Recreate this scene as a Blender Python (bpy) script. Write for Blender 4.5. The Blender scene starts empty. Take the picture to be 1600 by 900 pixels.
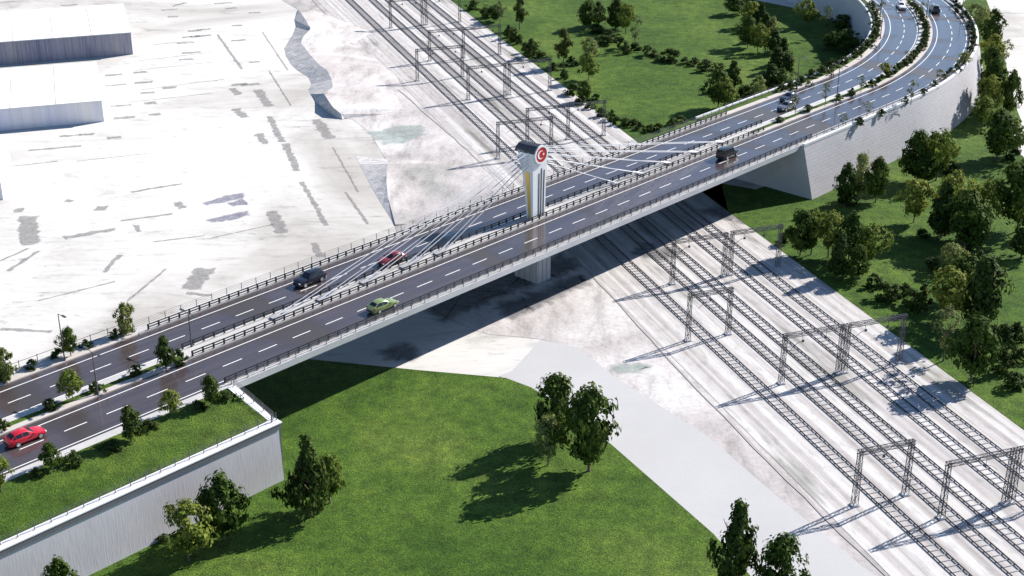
import bpy, math, random
from mathutils import Vector, Matrix
R = math.radians
C = bpy.context.scene
COL = C.collection

# ------------------------------------------------------------------ helpers
def link(o):
    COL.objects.link(o)
    return o

def tag(o, label=None, cat=None, group=None, kind=None):
    if label: o['label'] = label
    if cat: o['category'] = cat
    if group: o['group'] = group
    if kind: o['kind'] = kind
    return o

def empty(name, loc, rz=0.0):
    o = bpy.data.objects.new(name, None)
    o.location = loc
    o.rotation_euler = (0, 0, rz)
    o.empty_display_size = 0.5
    return link(o)

def thing(name, label, cat, loc, rz=0.0, group=None):
    return tag(empty(name, loc, rz), label, cat, group)

def mobj(name, me, parent=None, loc=(0, 0, 0), rz=0.0):
    o = bpy.data.objects.new(name, me)
    o.location = loc
    o.rotation_euler = (0, 0, rz)
    if parent: o.parent = parent
    return link(o)

def copy_tree(o, parent=None):
    c = o.copy(); COL.objects.link(c)
    if parent: c.parent = parent
    for ch in list(o.children): copy_tree(ch, c)
    return c

class MB:
    """collects faces; build() links them as one mesh object"""
    def __init__(self):
        self.v = []; self.f = []; self.m = []; self.uv = []
    def face(self, pts, mi=0, uv=None):
        i = len(self.v)
        self.v += [tuple(p) for p in pts]
        self.f.append(tuple(range(i, i + len(pts)))); self.m.append(mi)
        self.uv += uv if uv else [(p[0], p[1]) for p in pts]
    def hexa(self, b, t, mi=0):
        """b, t: four bottom and four top points, counter-clockwise from above"""
        self.face(b[::-1], mi); self.face(t, mi)
        for i in range(4):
            j = (i + 1) % 4
            self.face([b[i], b[j], t[j], t[i]], mi)
    def box(self, c, s, rz=0.0, mi=0):
        x, y, z = s[0] / 2, s[1] / 2, s[2] / 2
        ca, sa = math.cos(rz), math.sin(rz)
        q = [(c[0] + a * ca - b * sa, c[1] + a * sa + b * ca) for a, b in ((-x, -y), (x, -y), (x, y), (-x, y))]
        self.hexa([(p[0], p[1], c[2] - z) for p in q], [(p[0], p[1], c[2] + z) for p in q], mi)
    def bar(self, p, q, w, h=None, mi=0):
        p = Vector(p); q = Vector(q); d = (q - p)
        if d.length < 1e-6: return
        d.normalize(); h = h or w
        up = Vector((0, 0, 1)) if abs(d.z) < 0.95 else Vector((1, 0, 0))
        a = d.cross(up).normalized() * (w / 2); b = d.cross(a).normalized() * (h / 2)
        o = [-a - b, a - b, a + b, -a + b]
        self.hexa([p + k for k in o], [q + k for k in o], mi)
    def tube(self, p, q, r0, r1, n=8, mi=0, caps=True):
        p = Vector(p); q = Vector(q); d = (q - p).normalized()
        up = Vector((0, 0, 1)) if abs(d.z) < 0.95 else Vector((1, 0, 0))
        a = d.cross(up).normalized(); b = a.cross(d)
        A = [p + (a * math.cos(t) + b * math.sin(t)) * r0 for t in [2 * math.pi * i / n for i in range(n)]]
        B = [q + (a * math.cos(t) + b * math.sin(t)) * r1 for t in [2 * math.pi * i / n for i in range(n)]]
        for i in range(n):
            j = (i + 1) % n
            self.face([A[i], A[j], B[j], B[i]], mi)
        if caps:
            self.face(A[::-1], mi); self.face(B, mi)
    def mesh(self, name, mats, origin=(0, 0, 0), smooth=False, weld=False):
        me = bpy.data.meshes.new(name)
        ox, oy, oz = origin
        me.from_pydata([(a - ox, b - oy, c - oz) for a, b, c in self.v], [], self.f)
        if not isinstance(mats, (list, tuple)): mats = [mats]
        for m in mats: me.materials.append(m)
        me.polygons.foreach_set('material_index', self.m)
        ul = me.uv_layers.new(name='UVMap')
        flat = [x for u in self.uv for x in u]
        ul.data.foreach_set('uv', flat)
        if weld or smooth:
            import bmesh
            bm = bmesh.new(); bm.from_mesh(me)
            bmesh.ops.remove_doubles(bm, verts=bm.verts, dist=1e-4)
            bm.to_mesh(me); bm.free()
        if smooth:
            me.polygons.foreach_set('use_smooth', [True] * len(me.polygons))
        me.update()
        return me
    def build(self, name, mats, parent=None, smooth=False):
        """vertices are world coordinates; the object sits at its parent (no rotation)"""
        o = parent.location if parent else (0, 0, 0)
        if parent and parent.parent:
            o = Vector(o) + parent.parent.location
            return mobj(name, self.mesh(name, mats, tuple(o), smooth), parent)
        return mobj(name, self.mesh(name, mats, tuple(o), smooth), parent)

# ------------------------------------------------------------------ materials
def mat(name, col, rough=0.6, metal=0.0, spec=0.5):
    m = bpy.data.materials.new(name); m.use_nodes = True
    b = m.node_tree.nodes['Principled BSDF']
    b.inputs['Base Color'].default_value = (*col, 1)
    b.inputs['Roughness'].default_value = rough
    b.inputs['Metallic'].default_value = metal
    b.inputs['Specular IOR Level'].default_value = spec
    return m

class NT:
    """short hand for building a node tree"""
    def __init__(self, m):
        self.t = m.node_tree; self.b = self.t.nodes['Principled BSDF']
    def n(self, typ, **kw):
        x = self.t.nodes.new(typ)
        for k, v in kw.items():
            if k.startswith('i_'): x.inputs[k[2:].replace('_', ' ')].default_value = v
            else: setattr(x, k, v)
        return x
    def l(self, a, b): self.t.links.new(a, b)
    def coord(self, kind='Object', scale=(1, 1, 1), rot=(0, 0, 0)):
        c = self.n('ShaderNodeTexCoord'); mp = self.n('ShaderNodeMapping')
        mp.inputs['Scale'].default_value = scale; mp.inputs['Rotation'].default_value = rot
        self.l(c.outputs[kind], mp.inputs['Vector'])
        return mp.outputs['Vector']
    def noise(self, vec, scale, detail=4, rough=0.55, dist=0.0):
        x = self.n('ShaderNodeTexNoise')
        x.inputs['Scale'].default_value = scale; x.inputs['Detail'].default_value = detail
        x.inputs['Roughness'].default_value = rough; x.inputs['Distortion'].default_value = dist
        self.l(vec, x.inputs['Vector'])
        return x.outputs['Fac']
    def ramp(self, fac, stops):
        x = self.n('ShaderNodeValToRGB'); e = x.color_ramp.elements
        while len(e) < len(stops): e.new(0.5)
        for k, (p, c) in enumerate(stops):
            e[k].position = p; e[k].color = (*c, 1) if len(c) == 3 else c
        self.l(fac, x.inputs['Fac'])
        return x.outputs['Color']
    def mix(self, a, b, fac, mode='MIX'):
        x = self.n('ShaderNodeMix', data_type='RGBA', blend_type=mode)
        for s, v in ((x.inputs[0], fac), (x.inputs[6], a), (x.inputs[7], b)):
            if hasattr(v, 'links') or hasattr(v, 'is_linked'): self.l(v, s)
            else: s.default_value = v if isinstance(v, (int, float)) else ((*v, 1) if len(v) == 3 else v)
        return x.outputs[2]
    def bump(self, h, strength=0.4, dist=0.1):
        x = self.n('ShaderNodeBump'); x.inputs['Strength'].default_value = strength
        x.inputs['Distance'].default_value = dist
        self.l(h, x.inputs['Height']); self.l(x.outputs['Normal'], self.b.inputs['Normal'])
    def col(self, c): self.l(c, self.b.inputs['Base Color'])
    def rough(self, c): self.l(c, self.b.inputs['Roughness'])

def g(v): return (v, v, v)

def grass_mat(name, tint=1.0):
    m = mat(name, (.05, .1, .02), 0.9, spec=0.15); t = NT(m)
    v = t.coord()
    big = t.noise(v, 0.045, 4, 0.6)
    mid = t.noise(v, 0.45, 6, 0.7)
    fine = t.noise(v, 5.5, 3, 0.7)
    k = tint
    c1 = t.ramp(big, [(0.32, (.038 * k, .088 * k, .011 * k)), (0.52, (.067 * k, .130 * k, .018 * k)), (0.7, (.106 * k, .165 * k, .030 * k))])
    c2 = t.ramp(mid, [(0.3, g(.5)), (0.5, g(.9)), (0.72, (1.45, 1.32, 1.15))])
    c3 = t.ramp(fine, [(0.3, g(.36)), (0.5, g(.95)), (0.7, (1.75, 1.65, 1.35))])
    c = t.mix(c1, c2, 1.0, 'MULTIPLY'); c = t.mix(c, c3, 1.0, 'MULTIPLY')
    dry = t.ramp(t.noise(v, 0.11, 5, 0.7), [(0.56, g(0)), (0.74, g(.55))])
    c = t.mix(c, t.mix(c, (2.0, 1.55, 1.7), 1.0, 'MULTIPLY'), dry)
    t.col(c); t.bump(fine, 0.8, 0.25)
    return m

def white_ground_mat():
    m = mat('white_ground', (.75, .75, .74), 0.95, spec=0.1); t = NT(m)
    v = t.coord(); vs = t.coord(scale=(.35, 1, 1), rot=(0, 0, R(-15)))
    a = t.ramp(t.noise(v, 0.012, 6, 0.6, 1.0), [(0.38, (.45, .43, .41)), (0.5, (.60, .59, .575)), (0.68, (.68, .675, .665))])
    b = t.ramp(t.noise(vs, 0.14, 8, 0.7, 0.6), [(0.25, g(.55)), (0.42, g(.93)), (0.6, g(1))])
    d = t.ramp(t.noise(vs, 0.55, 4, 0.6), [(0.26, g(.5)), (0.36, g(1))])
    v2 = t.coord(scale=(.22, 1.2, 1), rot=(0, 0, R(-17)))
    st = t.ramp(t.noise(v2, 0.42, 6, 0.8), [(0.30, g(.42)), (0.40, g(.86)), (0.5, g(1))])
    zone = t.ramp(t.noise(v, 0.018, 3, 0.5), [(0.42, g(.15)), (0.6, g(1))])
    c = t.mix(t.mix(a, b, 1.0, 'MULTIPLY'), d, .5, 'MULTIPLY')
    c = t.mix(c, t.mix(c, st, 1.0, 'MULTIPLY'), zone)
    # small debris and rubble
    sk = t.ramp(t.noise(t.coord(scale=(.6, 1.1, 1), rot=(0, 0, R(-17))), 0.45, 6, 0.75), [(0.57, g(1)), (0.64, g(.66)), (0.76, g(.45))])
    zone3 = t.ramp(t.noise(v, 0.035, 4, 0.6), [(0.44, g(0)), (0.56, g(.85))])
    c = t.mix(c, t.mix(c, sk, 1.0, 'MULTIPLY'), zone3)
    c = t.mix(c, (1.0, .985, .96), 1.0, 'MULTIPLY')
    t.col(c)
    return m

def dirt_mat(name='dirt', dark=1.0):
    m = mat(name, (.5, .47, .45), 0.95, spec=0.1); t = NT(m)
    v = t.coord(); vs = t.coord(scale=(1, .3, 1), rot=(0, 0, R(-65)))
    a = t.ramp(t.noise(v, 0.035, 8, 0.65, 0.8), [(0.34, (.33 * dark, .325 * dark, .31 * dark)), (0.46, (.47 * dark, .435 * dark, .425 * dark)), (0.56, (.56 * dark, .53 * dark, .515 * dark)), (0.66, (.68, .67, .66))])
    b = t.ramp(t.noise(vs, 0.3, 8, 0.7), [(0.3, (.60, .58, .58)), (0.48, g(.95)), (0.7, g(1.12))])
    e = t.ramp(t.noise(v, 1.6, 4, 0.6), [(0.3, g(.82)), (0.55, g(1))])
    c = t.mix(t.mix(a, b, 1.0, 'MULTIPLY'), e, 1.0, 'MULTIPLY')
    t.col(c); t.bump(t.noise(v, 0.8, 5), 0.25, 0.2)
    return m

def cliff_mat():
    m = mat('cliff', (.4, .39, .4), 0.95, spec=0.1); t = NT(m)
    v = t.coord(scale=(.6, 1, 1), rot=(0, 0, R(-20)))
    t.col(t.ramp(t.noise(v, .8, 9, .8, 1.0), [(0.32, (.26, .25, .25)), (0.5, (.50, .48, .47)), (0.66, (.68, .665, .65))]))
    t.bump(t.noise(v, .6, 5), .5, .4)
    return m

def ballast_mat():
    m = mat('ballast', (.6, .57, .56), 0.95, spec=0.1); t = NT(m)
    # long strips that run with the rails (UV: x across, y along)
    v = t.coord('UV', scale=(1, .006, 1)); vf = t.coord('UV', scale=(1, .35, 1)); vp = t.coord('UV', scale=(1, .14, 1))
    a = t.ramp(t.noise(v, 0.9, 3, 0.6), [(0.33, (.35, .33, .315)), (0.47, (.45, .42, .41)), (0.56, (.53, .51, .495)), (0.7, (.63, .62, .605))])
    b = t.ramp(t.noise(vf, 0.9, 7, 0.7), [(0.3, g(.72)), (0.5, g(1)), (0.75, g(1.08))])
    d = t.ramp(t.noise(vp, 0.22, 4, 0.6), [(0.33, (.56, .57, .54)), (0.44, g(1))])
    c = t.mix(t.mix(a, b, 1.0, 'MULTIPLY'), d, 1.0, 'MULTIPLY')
    t.col(c); t.bump(t.noise(t.coord(), 4, 3), 0.3, 0.06)
    return m

def asphalt_mat():
    m = mat('asphalt', (.045, .04, .042), 0.2, spec=0.75); t = NT(m)
    v = t.coord('UV'); vl = t.coord('UV', scale=(.05, .9, 1)); vb = t.coord('UV', scale=(1, .35, 1))
    wear = t.ramp(t.noise(vl, 1.1, 4, 0.5), [(0.3, (.055, .043, .044)), (0.6, (.074, .059, .060))])
    gr = t.ramp(t.noise(v, 9, 3, 0.7), [(0.3, g(.8)), (0.7, g(1.2))])
    patch = t.ramp(t.noise(vb, 0.085, 2, 0.4), [(0.55, g(0)), (0.62, g(1))])
    c = t.mix(wear, (.042, .033, .030), patch)  # brown blobs imitate reflections on the road, painted into the colour
    t.col(t.mix(c, gr, 1.0, 'MULTIPLY'))
    t.rough(t.mix(t.ramp(t.noise(vl, 0.8, 3), [(0.3, g(.13)), (0.7, g(.22))]), g(.55), patch))
    t.bump(t.noise(v, 14, 2), 0.05, 0.01)
    t.b.inputs['Coat Weight'].default_value = .25; t.b.inputs['Coat Roughness'].default_value = .1
    return m

def concrete_mat(name, col, var=0.12, scale=0.5, rough=0.8):
    m = mat(name, col, rough, spec=0.25); t = NT(m)
    v = t.coord()
    a = t.ramp(t.noise(v, scale, 6, 0.65), [(0.3, tuple(c * (1 - var) for c in col)), (0.7, tuple(min(.95, c * (1 + var)) for c in col))])
    e = t.ramp(t.noise(v, 6, 3, 0.6), [(0.3, g(.93)), (0.6, g(1))])
    t.col(t.mix(a, e, 1.0, 'MULTIPLY'))
    return m

def ribbed_mat():
    m = mat('ribbed_wall', (.55, .54, .56), 0.8, spec=0.2); t = NT(m)
    v = t.coord('UV', scale=(1, .07, 1))
    rib = t.noise(v, 6.5, 2, 0.5)
    big = t.ramp(t.noise(t.coord('UV', scale=(1, .5, 1)), 0.13, 4, 0.6), [(0.3, (.50, .475, .505)), (0.7, (.58, .56, .595))])
    t.col(t.mix(big, t.ramp(rib, [(0.32, g(.93)), (0.62, g(1.03))]), 1.0, 'MULTIPLY'))
    t.bump(rib, 0.3, 0.05)
    return m

def block_mat():
    m = mat('block_wall', (.55, .54, .57), 0.8, spec=0.2); t = NT(m)
    br = t.n('ShaderNodeTexBrick', offset=0.5)
    br.inputs['Scale'].default_value = 1.0; br.inputs['Mortar Size'].default_value = 0.07
    br.inputs['Brick Width'].default_value = 1.5; br.inputs['Row Height'].default_value = 0.62
    br.inputs['Color1'].default_value = (.35, .342, .365, 1); br.inputs['Color2'].default_value = (.375, .366, .39, 1); br.inputs['Mortar'].default_value = (.405, .397, .415, 1)
    t.l(t.coord('UV'), br.inputs['Vector'])
    big = t.ramp(t.noise(t.coord('UV'), 0.09, 4, 0.6), [(0.3, g(.9)), (0.7, g(1.05))])
    t.col(t.mix(br.outputs['Color'], big, 1.0, 'MULTIPLY'))
    t.bump(br.outputs['Fac'], 0.6, -0.06)
    return m

def stripe_mat(name, stops):
    m = mat(name, (.2, .2, .25), 0.7, spec=0.2); t = NT(m)
    v = t.coord('UV', scale=(1, .02, 1))
    c = t.ramp(t.noise(v, 0.55, 5, 0.75), stops)
    d = t.ramp(t.noise(t.coord('UV', scale=(1, .015, 1)), 0.12, 3, 0.5), [(0.35, (.8, .82, .95)), (0.65, (1.1, 1.05, 1.0))])
    t.col(t.mix(c, d, 1.0, 'MULTIPLY'))
    return m

def leaf_mat(name, col, trans=0.25):
    m = bpy.data.materials.new(name); m.use_nodes = True
    nt = m.node_tree; nt.nodes.clear()
    out = nt.nodes.new('ShaderNodeOutputMaterial')
    geo = nt.nodes.new('ShaderNodeNewGeometry'); oi = nt.nodes.new('ShaderNodeObjectInfo')
    r1 = nt.nodes.new('ShaderNodeValToRGB')
    e = r1.color_ramp.elements
    e[0].position = 0; e[0].color = (col[0] * .6, col[1] * .65, col[2] * .6, 1)
    e[1].position = 1; e[1].color = (col[0] * 1.45, col[1] * 1.3, col[2] * 1.3, 1)
    nt.links.new(geo.outputs['Random Per Island'], r1.inputs['Fac'])
    r2 = nt.nodes.new('ShaderNodeValToRGB')
    e = r2.color_ramp.elements
    e[0].color = (.78, .85, .8, 1); e[1].color = (1.22, 1.12, 1.05, 1)
    nt.links.new(oi.outputs['Random'], r2.inputs['Fac'])
    mx = nt.nodes.new('ShaderNodeMix'); mx.data_type = 'RGBA'; mx.blend_type = 'MULTIPLY'
    mx.inputs[0].default_value = 1
    nt.links.new(r1.outputs['Color'], mx.inputs[6]); nt.links.new(r2.outputs['Color'], mx.inputs[7])
    d = nt.nodes.new('ShaderNodeBsdfPrincipled'); d.inputs['Roughness'].default_value = 0.65
    d.inputs['Specular IOR Level'].default_value = 0.08
    tr = nt.nodes.new('ShaderNodeBsdfTranslucent')
    ms = nt.nodes.new('ShaderNodeMixShader'); ms.inputs['Fac'].default_value = trans
    nt.links.new(mx.outputs[2], d.inputs['Base Color']); nt.links.new(mx.outputs[2], tr.inputs['Color'])
    nt.links.new(d.outputs[0], ms.inputs[1]); nt.links.new(tr.outputs[0], ms.inputs[2])
    nt.links.new(ms.outputs[0], out.inputs['Surface'])
    return m

def paint_mat():
    m = mat('road_paint', (.8, .8, .78), 0.5, spec=0.3); t = NT(m)
    t.col(t.ramp(t.noise(t.coord(), 2.5, 5, 0.7), [(0.28, (.42, .41, .40)), (0.42, (.80, .80, .78))]))
    return m

M = dict(
    grass=grass_mat('grass'), verge=grass_mat('verge_grass', .85), white=white_ground_mat(), dirt=dirt_mat(), ballast=ballast_mat(),
    asphalt=asphalt_mat(), paint=paint_mat(), ribbed=ribbed_mat(), block=block_mat(),
    service=concrete_mat('service_road', (.455, .45, .45), .06, .05, .9),
    walk=concrete_mat('pale_paving', (.48, .47, .46), .12, .4), beige=concrete_mat('beige_paving', (.50, .455, .425), .1, .6),
    conc=concrete_mat('concrete', (.50, .50, .52), .08, .4), coping=concrete_mat('coping_band', (.17, .165, .18), .06, .6),
    cap=concrete_mat('white_cap', (.74, .74, .76), .05, .8), kerb=concrete_mat('kerb', (.42, .40, .39), .12, 1.5),
    soffit=concrete_mat('soffit', (.33, .33, .35), .08, .3),
    black=mat('black_steel', (.016, .016, .019), .45), steel=mat('dark_galvanised', (.085, .085, .092), .5, .3),
    grey=mat('grey_steel', (.16, .16, .175), .5, .4), rail=mat('rail_steel', (.018, .017, .019), .55, .2),
    sleeper=concrete_mat('sleeper', (.36, .35, .365), .2, 3), white_paint=mat('white_pylon', (.80, .81, .83), .35),
    cable=mat('cable_sheath', (.60, .60, .63), .4), gold=mat('gold_panel', (.80, .56, .16), .38, .55),
    slat=mat('dark_slat', (.06, .055, .055), .5), red=mat('emblem_red', (.48, .016, .02), .4), roof=concrete_mat('dark_roof', (.07, .075, .09), .25, 3, .45),
    bark=concrete_mat('bark', (.16, .125, .095), .3, 5, .9), shed_roof=concrete_mat('shed_roof', (.82, .82, .82), .03, .1),
    patch=concrete_mat('dark_patch', (.27, .26, .26), .3, .8, .95), blue_patch=concrete_mat('blue_patch', (.17, .17, .27), .3, .5, .95),
    blotch=concrete_mat('dark_blotch', (.16, .155, .16), .4, .4, .9), green_patch=concrete_mat('green_patch', (.26, .36, .33), .45, .35, .95), cliff=cliff_mat(), crack=mat('trench', (.36, .33, .32), .95),
    shed_dark=stripe_mat('shed_dark', [(0.3, (.10, .095, .11)), (0.43, (.27, .265, .31)), (0.5, (.36, .36, .41)), (0.56, (.22, .21, .25)), (0.63, (.55, .55, .60)), (0.72, (.15, .145, .17))]),
    shed_light=stripe_mat('shed_light', [(0.28, (.40, .37, .40)), (0.4, (.74, .72, .74)), (0.6, (.84, .84, .86)), (0.72, (.76, .74, .77))]),
    lamp=mat('lamp_glass', (.7, .72, .72), .3),
)
LEAF = dict(B=leaf_mat('leaf_dark', (.056, .096, .018)), L=leaf_mat('leaf_light', (.16, .21, .04), .3), C=leaf_mat('leaf_conifer', (.046, .078, .018)),
            P=leaf_mat('leaf_pale', (.23, .28, .10), .3), A=leaf_mat('leaf_pine', (.062, .088, .022)), S=leaf_mat('leaf_shrub', (.040, .066, .016)),
            K=leaf_mat('leaf_column', (.15, .185, .06)), T=leaf_mat('leaf_sapling', (.12, .15, .06)))

def ragged(m, scale=1.4, lo=.52, hi=1.0, top=.75):
    """ground patches: opacity falls off towards the rim and breaks up in the middle"""
    nt = m.node_tree; t = NT(m)
    uv = t.n('ShaderNodeTexCoord'); sp = t.n('ShaderNodeSeparateXYZ'); t.l(uv.outputs['UV'], sp.inputs[0])
    nz = t.noise(t.coord(), scale, 8, .8, 1.0)
    ad = t.n('ShaderNodeMath', operation='MULTIPLY_ADD'); t.l(sp.outputs[0], ad.inputs[0]); ad.inputs[1].default_value = .75; t.l(nz, ad.inputs[2])
    sb = t.n('ShaderNodeMath', operation='SUBTRACT'); t.l(ad.outputs[0], sb.inputs[0]); sb.inputs[1].default_value = .42
    t.l(t.ramp(sb.outputs[0], [(lo, g(0)), (hi, g(top))]), t.b.inputs['Alpha'])
for k_ in ('patch', 'blue_patch'): ragged(M[k_])
ragged(M['green_patch'], .45, .5, 1.0, .55); ragged(M['blotch'], .22, .35, 1.0, .85)
# ------------------------------------------------------------------ the road's own coordinates
TH = R(46.5)
U = Vector((math.cos(TH), math.sin(TH), 0)); N = Vector((-math.sin(TH), math.cos(TH), 0))
D = 9.4                     # height of the carriageway
S0, S1 = 0.0, 440.0         # road from the left end round the curve
BR0, BR1 = 85.0, 208.5      # bridge
SA, NC, RR = 245.0, 250.0, 112.0
def P(s, n, z=0.0):
    """s metres along the road, n metres across it (growing to the far side)"""
    if s <= SA:
        p = U * s + N * n
    else:
        a = (s - SA) / RR
        p = U * SA + N * NC + (U * math.sin(a) - N * math.cos(a)) * (NC - n)
    return Vector((p.x, p.y, z))
def heading(s):
    return TH + (max(0, s - SA) / RR)
def stations(a, b, step=5.0):
    out = []; s = a
    while s < b - 1e-6:
        out.append(s)
        s += step if s < SA - step else 2.2
        if out[-1] < SA < s: s = SA
    out.append(b)
    return out
def sweep(mb, prof, a, b, closed=False, mi=0, caps=False, step=5.0):
    """prof: list of (n, z)"""
    st = stations(a, b, step)
    m = len(prof); L = [0]
    for i in range(1, m + 1):
        p, q = prof[i - 1], prof[i % m]
        L.append(L[-1] + math.hypot(q[0] - p[0], q[1] - p[1]))
    for s, t in zip(st, st[1:]):
        for i in range(m if closed else m - 1):
            j = (i + 1) % m
            (n0, z0), (n1, z1) = prof[i], prof[j]
            mb.face([P(s, n0, z0), P(t, n0, z0), P(t, n1, z1), P(s, n1, z1)], mi,
                    [(s, L[i]), (t, L[i]), (t, L[i + 1]), (s, L[i + 1])])
    if caps and closed:
        mb.face([P(a, n, z) for n, z in prof][::-1], mi, [(n, z) for n, z in prof][::-1])
        mb.face([P(b, n, z) for n, z in prof], mi, [(n, z) for n, z in prof])
    return mb
def strip(name, n0, n1, z, a, b, m, kind='structure', parent=None):
    mb = sweep(MB(), [(n0, z), (n1, z)], a, b)
    o = mb.build(name, m, parent)
    if not parent: tag(o, kind=kind)
    return o

# the railway's coordinates: t along the rails, a across
TT = R(19.4)
def Q(t, a, z=0.0):
    return Vector((-t * math.sin(TT) + a * math.cos(TT), t * math.cos(TT) + a * math.sin(TT), z))

# ------------------------------------------------------------------ ground
def sheet(name, pts, z, m, kind='structure'):
    mb = MB(); mb.face([(p[0], p[1], z) for p in pts])
    o = mb.build(name, m)
    # n-gon -> triangles so that concave outlines fill
    import bmesh
    bm = bmesh.new(); bm.from_mesh(o.data)
    bmesh.ops.triangulate(bm, faces=bm.faces[:])
    for f in bm.faces:
        if f.normal.z < 0: f.normal_flip()
    bm.to_mesh(o.data); bm.free()
    return tag(o, kind=kind)

sheet('ground', [(-1500, -600), (1500, -600), (1500, 2600), (-1500, 2600)], 0.0, M['white'])
# pale earth between the yard and the rails
dl = [(-81.02, 448.08, 0), (-64.93, 394.54, 0), (-58.36, 382.19, 0), (-52.43, 362.18, 0), (-53.17, 352.87, 0), (-52.63, 346.48, 0), (-49.34, 336.08, 0), (-43.56, 321.75, 0), (-40.52, 308.48, 0), (-42.18, 301.96, 0), (-39.18, 293.31, 0), (-36.49, 287.79, 0), (-32.68, 282.45, 0), (-28.69, 273.91, 0), (-24.22, 257.39, 0), (-22.90, 241.17, 0), (-20.14, 224.84, 0), (-15.38, 191.24, 0), (-3.70, 182.13, 0), (4.13, 180.47, 0), (9.50, 177.44, 0), (13.90, 168.80, 0), (24.63, 152.81, 0), (30.11, 140.86, 0), (38.78, 123.35, 0), (44.41, 112.28, 0)]
sheet('dirt_ground', dl + [tuple(Q(60, 79.6)), tuple(Q(250, 79.6)), tuple(Q(500, 79.6))], 0.03, M['dirt'])
sheet('service_road', [(4.12, 180.27, 0), (9.50, 177.64, 0), (13.91, 168.99, 0), (24.65, 152.96, 0), (30.14, 141.00, 0), (38.80, 123.46, 0), (44.41, 112.28, 0), (28.55, 112.28, 0), (22.51, 131.66, 0), (12.33, 151.09, 0), (-1.74, 169.17, 0), (0.00, 170.66, 0)], 0.05, M['service'])
mb = MB()
for t in range(50, 520, 10):
    a1 = 112.6 + max(0, t - 200) * .012; a2 = 112.6 + max(0, t - 190) * .012
    mb.face([Q(t, 79.2, .06), Q(t, a1, .06), Q(t + 10, a2, .06), Q(t + 10, 79.2, .06)], 0, [(79.2, t), (a1, t), (a2, t + 10), (79.2, t + 10)])
tag(mb.build('track_bed', M['ballast']), kind='structure')
mb = MB()
random.seed(5)
pv = None
for t in range(60, 470, 4):
    a = 79.0 + math.sin(t * .035) * .9 + (max(0, t - 230) * -.012) + random.uniform(-.12, .12)
    w = random.uniform(.12, .42)
    if pv: mb.face([Q(t - 4, pv[0], .09), Q(t - 4, pv[0] + pv[1], .09), Q(t, a + w, .09), Q(t, a, .09)])
    pv = (a, w)
tag(mb.build('drain_trench', M['crack']), kind='structure')

lawn_front = [(27.86, 117.36, 0), (22.51, 131.66, 0), (12.33, 151.09, 0), (6.68, 160.66, 0), (2.57, 165.90, 0), (-0.87, 168.62, 0), (-12.72, 170.85, 0), (-28.05, 174.09, 0), (-42.50, 177.44, 0)] + [tuple(P(70, 140)), tuple(P(20, 130)), tuple(P(-40, 90)), (120, 60)]
sheet('front_lawn', lawn_front, 0.08, M['grass'])
lawn_in = [tuple(Q(t, 112.4 + max(0, t - 195) * .012)) for t in (205, 240, 300, 360, 420, 480)] + [tuple(P(400, 160)), tuple(P(360, 148)), tuple(P(330, 148)), tuple(P(290, 147)), tuple(P(245, 146)), tuple(P(206, 142))]
sheet('inner_lawn', lawn_in, 0.08, M['grass'])
lawn_right = [tuple(Q(t, 112.4)) for t in (224, 200, 160, 120, 70)] + [(180, 40), (98.03, 205.63, 0), (99.59, 259.64, 0), (99.23, 267.41, 0), (102.25, 275.58, 0), (106.60, 282.01, 0), (109.95, 298.54, 0), (117.76, 327.35, 0), (127.08, 364.92, 0), (139.30, 419.76, 0), tuple(P(330, 130)), tuple(P(300, 130)), tuple(P(270, 130)), tuple(P(240, 130)), tuple(P(206, 134))]
sheet('right_lawn', lawn_right, 0.08, M['grass'])

# low earth banks at the edge of the yard (the yard lies lower than their crest)
def bank(pairs, back, name, label):
    mb = MB()
    for (a0, b0, h0), (a1, b1, h1) in zip(pairs, pairs[1:]):
        A0 = (a0[0], a0[1], .02); A1 = (a1[0], a1[1], .02)
        B0 = (b0[0], b0[1], h0); B1 = (b1[0], b1[1], h1)
        mb.face([A0, B0, B1, A1][::-1])
        k0 = back * min(1, h0 / 1.5); k1 = back * min(1, h1 / 1.5)
        C0 = (b0[0] + k0, b0[1] + k0 * .3, .035); C1 = (b1[0] + k1, b1[1] + k1 * .3, .035)
        mb.face([B0, C0, C1, B1][::-1], 1)
    o = mb.build(name, [M['cliff'], M['dirt']])
    o.data.validate()
    return tag(o, label, 'earth bank')
bank([((-58.53, 382.19, 0), (-58.20, 381.24, 0), .4), ((-58.04, 371.23, 0), (-51.34, 353.59, 0), 2.3), ((-56.63, 363.55, 0), (-51.33, 352.15, 0), 2.0), ((-56.25, 356.15, 0), (-52.37, 347.63, 0), 1.5), ((-56.34, 347.74, 0), (-52.33, 342.48, 0), 1.2), ((-56.39, 341.51, 0), (-50.69, 337.41, 0), 1.4),
      ((-54.86, 334.30, 0), (-49.06, 332.24, 0), 1.5), ((-52.54, 326.78, 0), (-46.58, 324.91, 0), 1.6), ((-50.70, 322.31, 0), (-44.59, 319.86, 0), 1.6), ((-46.98, 315.79, 0), (-42.38, 315.14, 0), 1.7), ((-45.50, 310.02, 0), (-40.74, 308.61, 0), 1.6), ((-45.62, 305.44, 0), (-39.79, 302.84, 0), 1.5),
      ((-44.80, 302.45, 0), (-41.18, 297.89, 0), 1.5), ((-42.52, 295.67, 0), (-39.25, 290.30, 0), 2.2), ((-39.37, 289.15, 0), (-37.75, 286.53, 0), 1.8), ((-37.00, 285.10, 0), (-35.99, 284.91, 0), .9), ((-35.64, 283.77, 0), (-35.29, 284.33, 0), .1)], 15, 'earth_bank', 'ragged long grey earth bank stepping down to the white yard')
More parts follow.
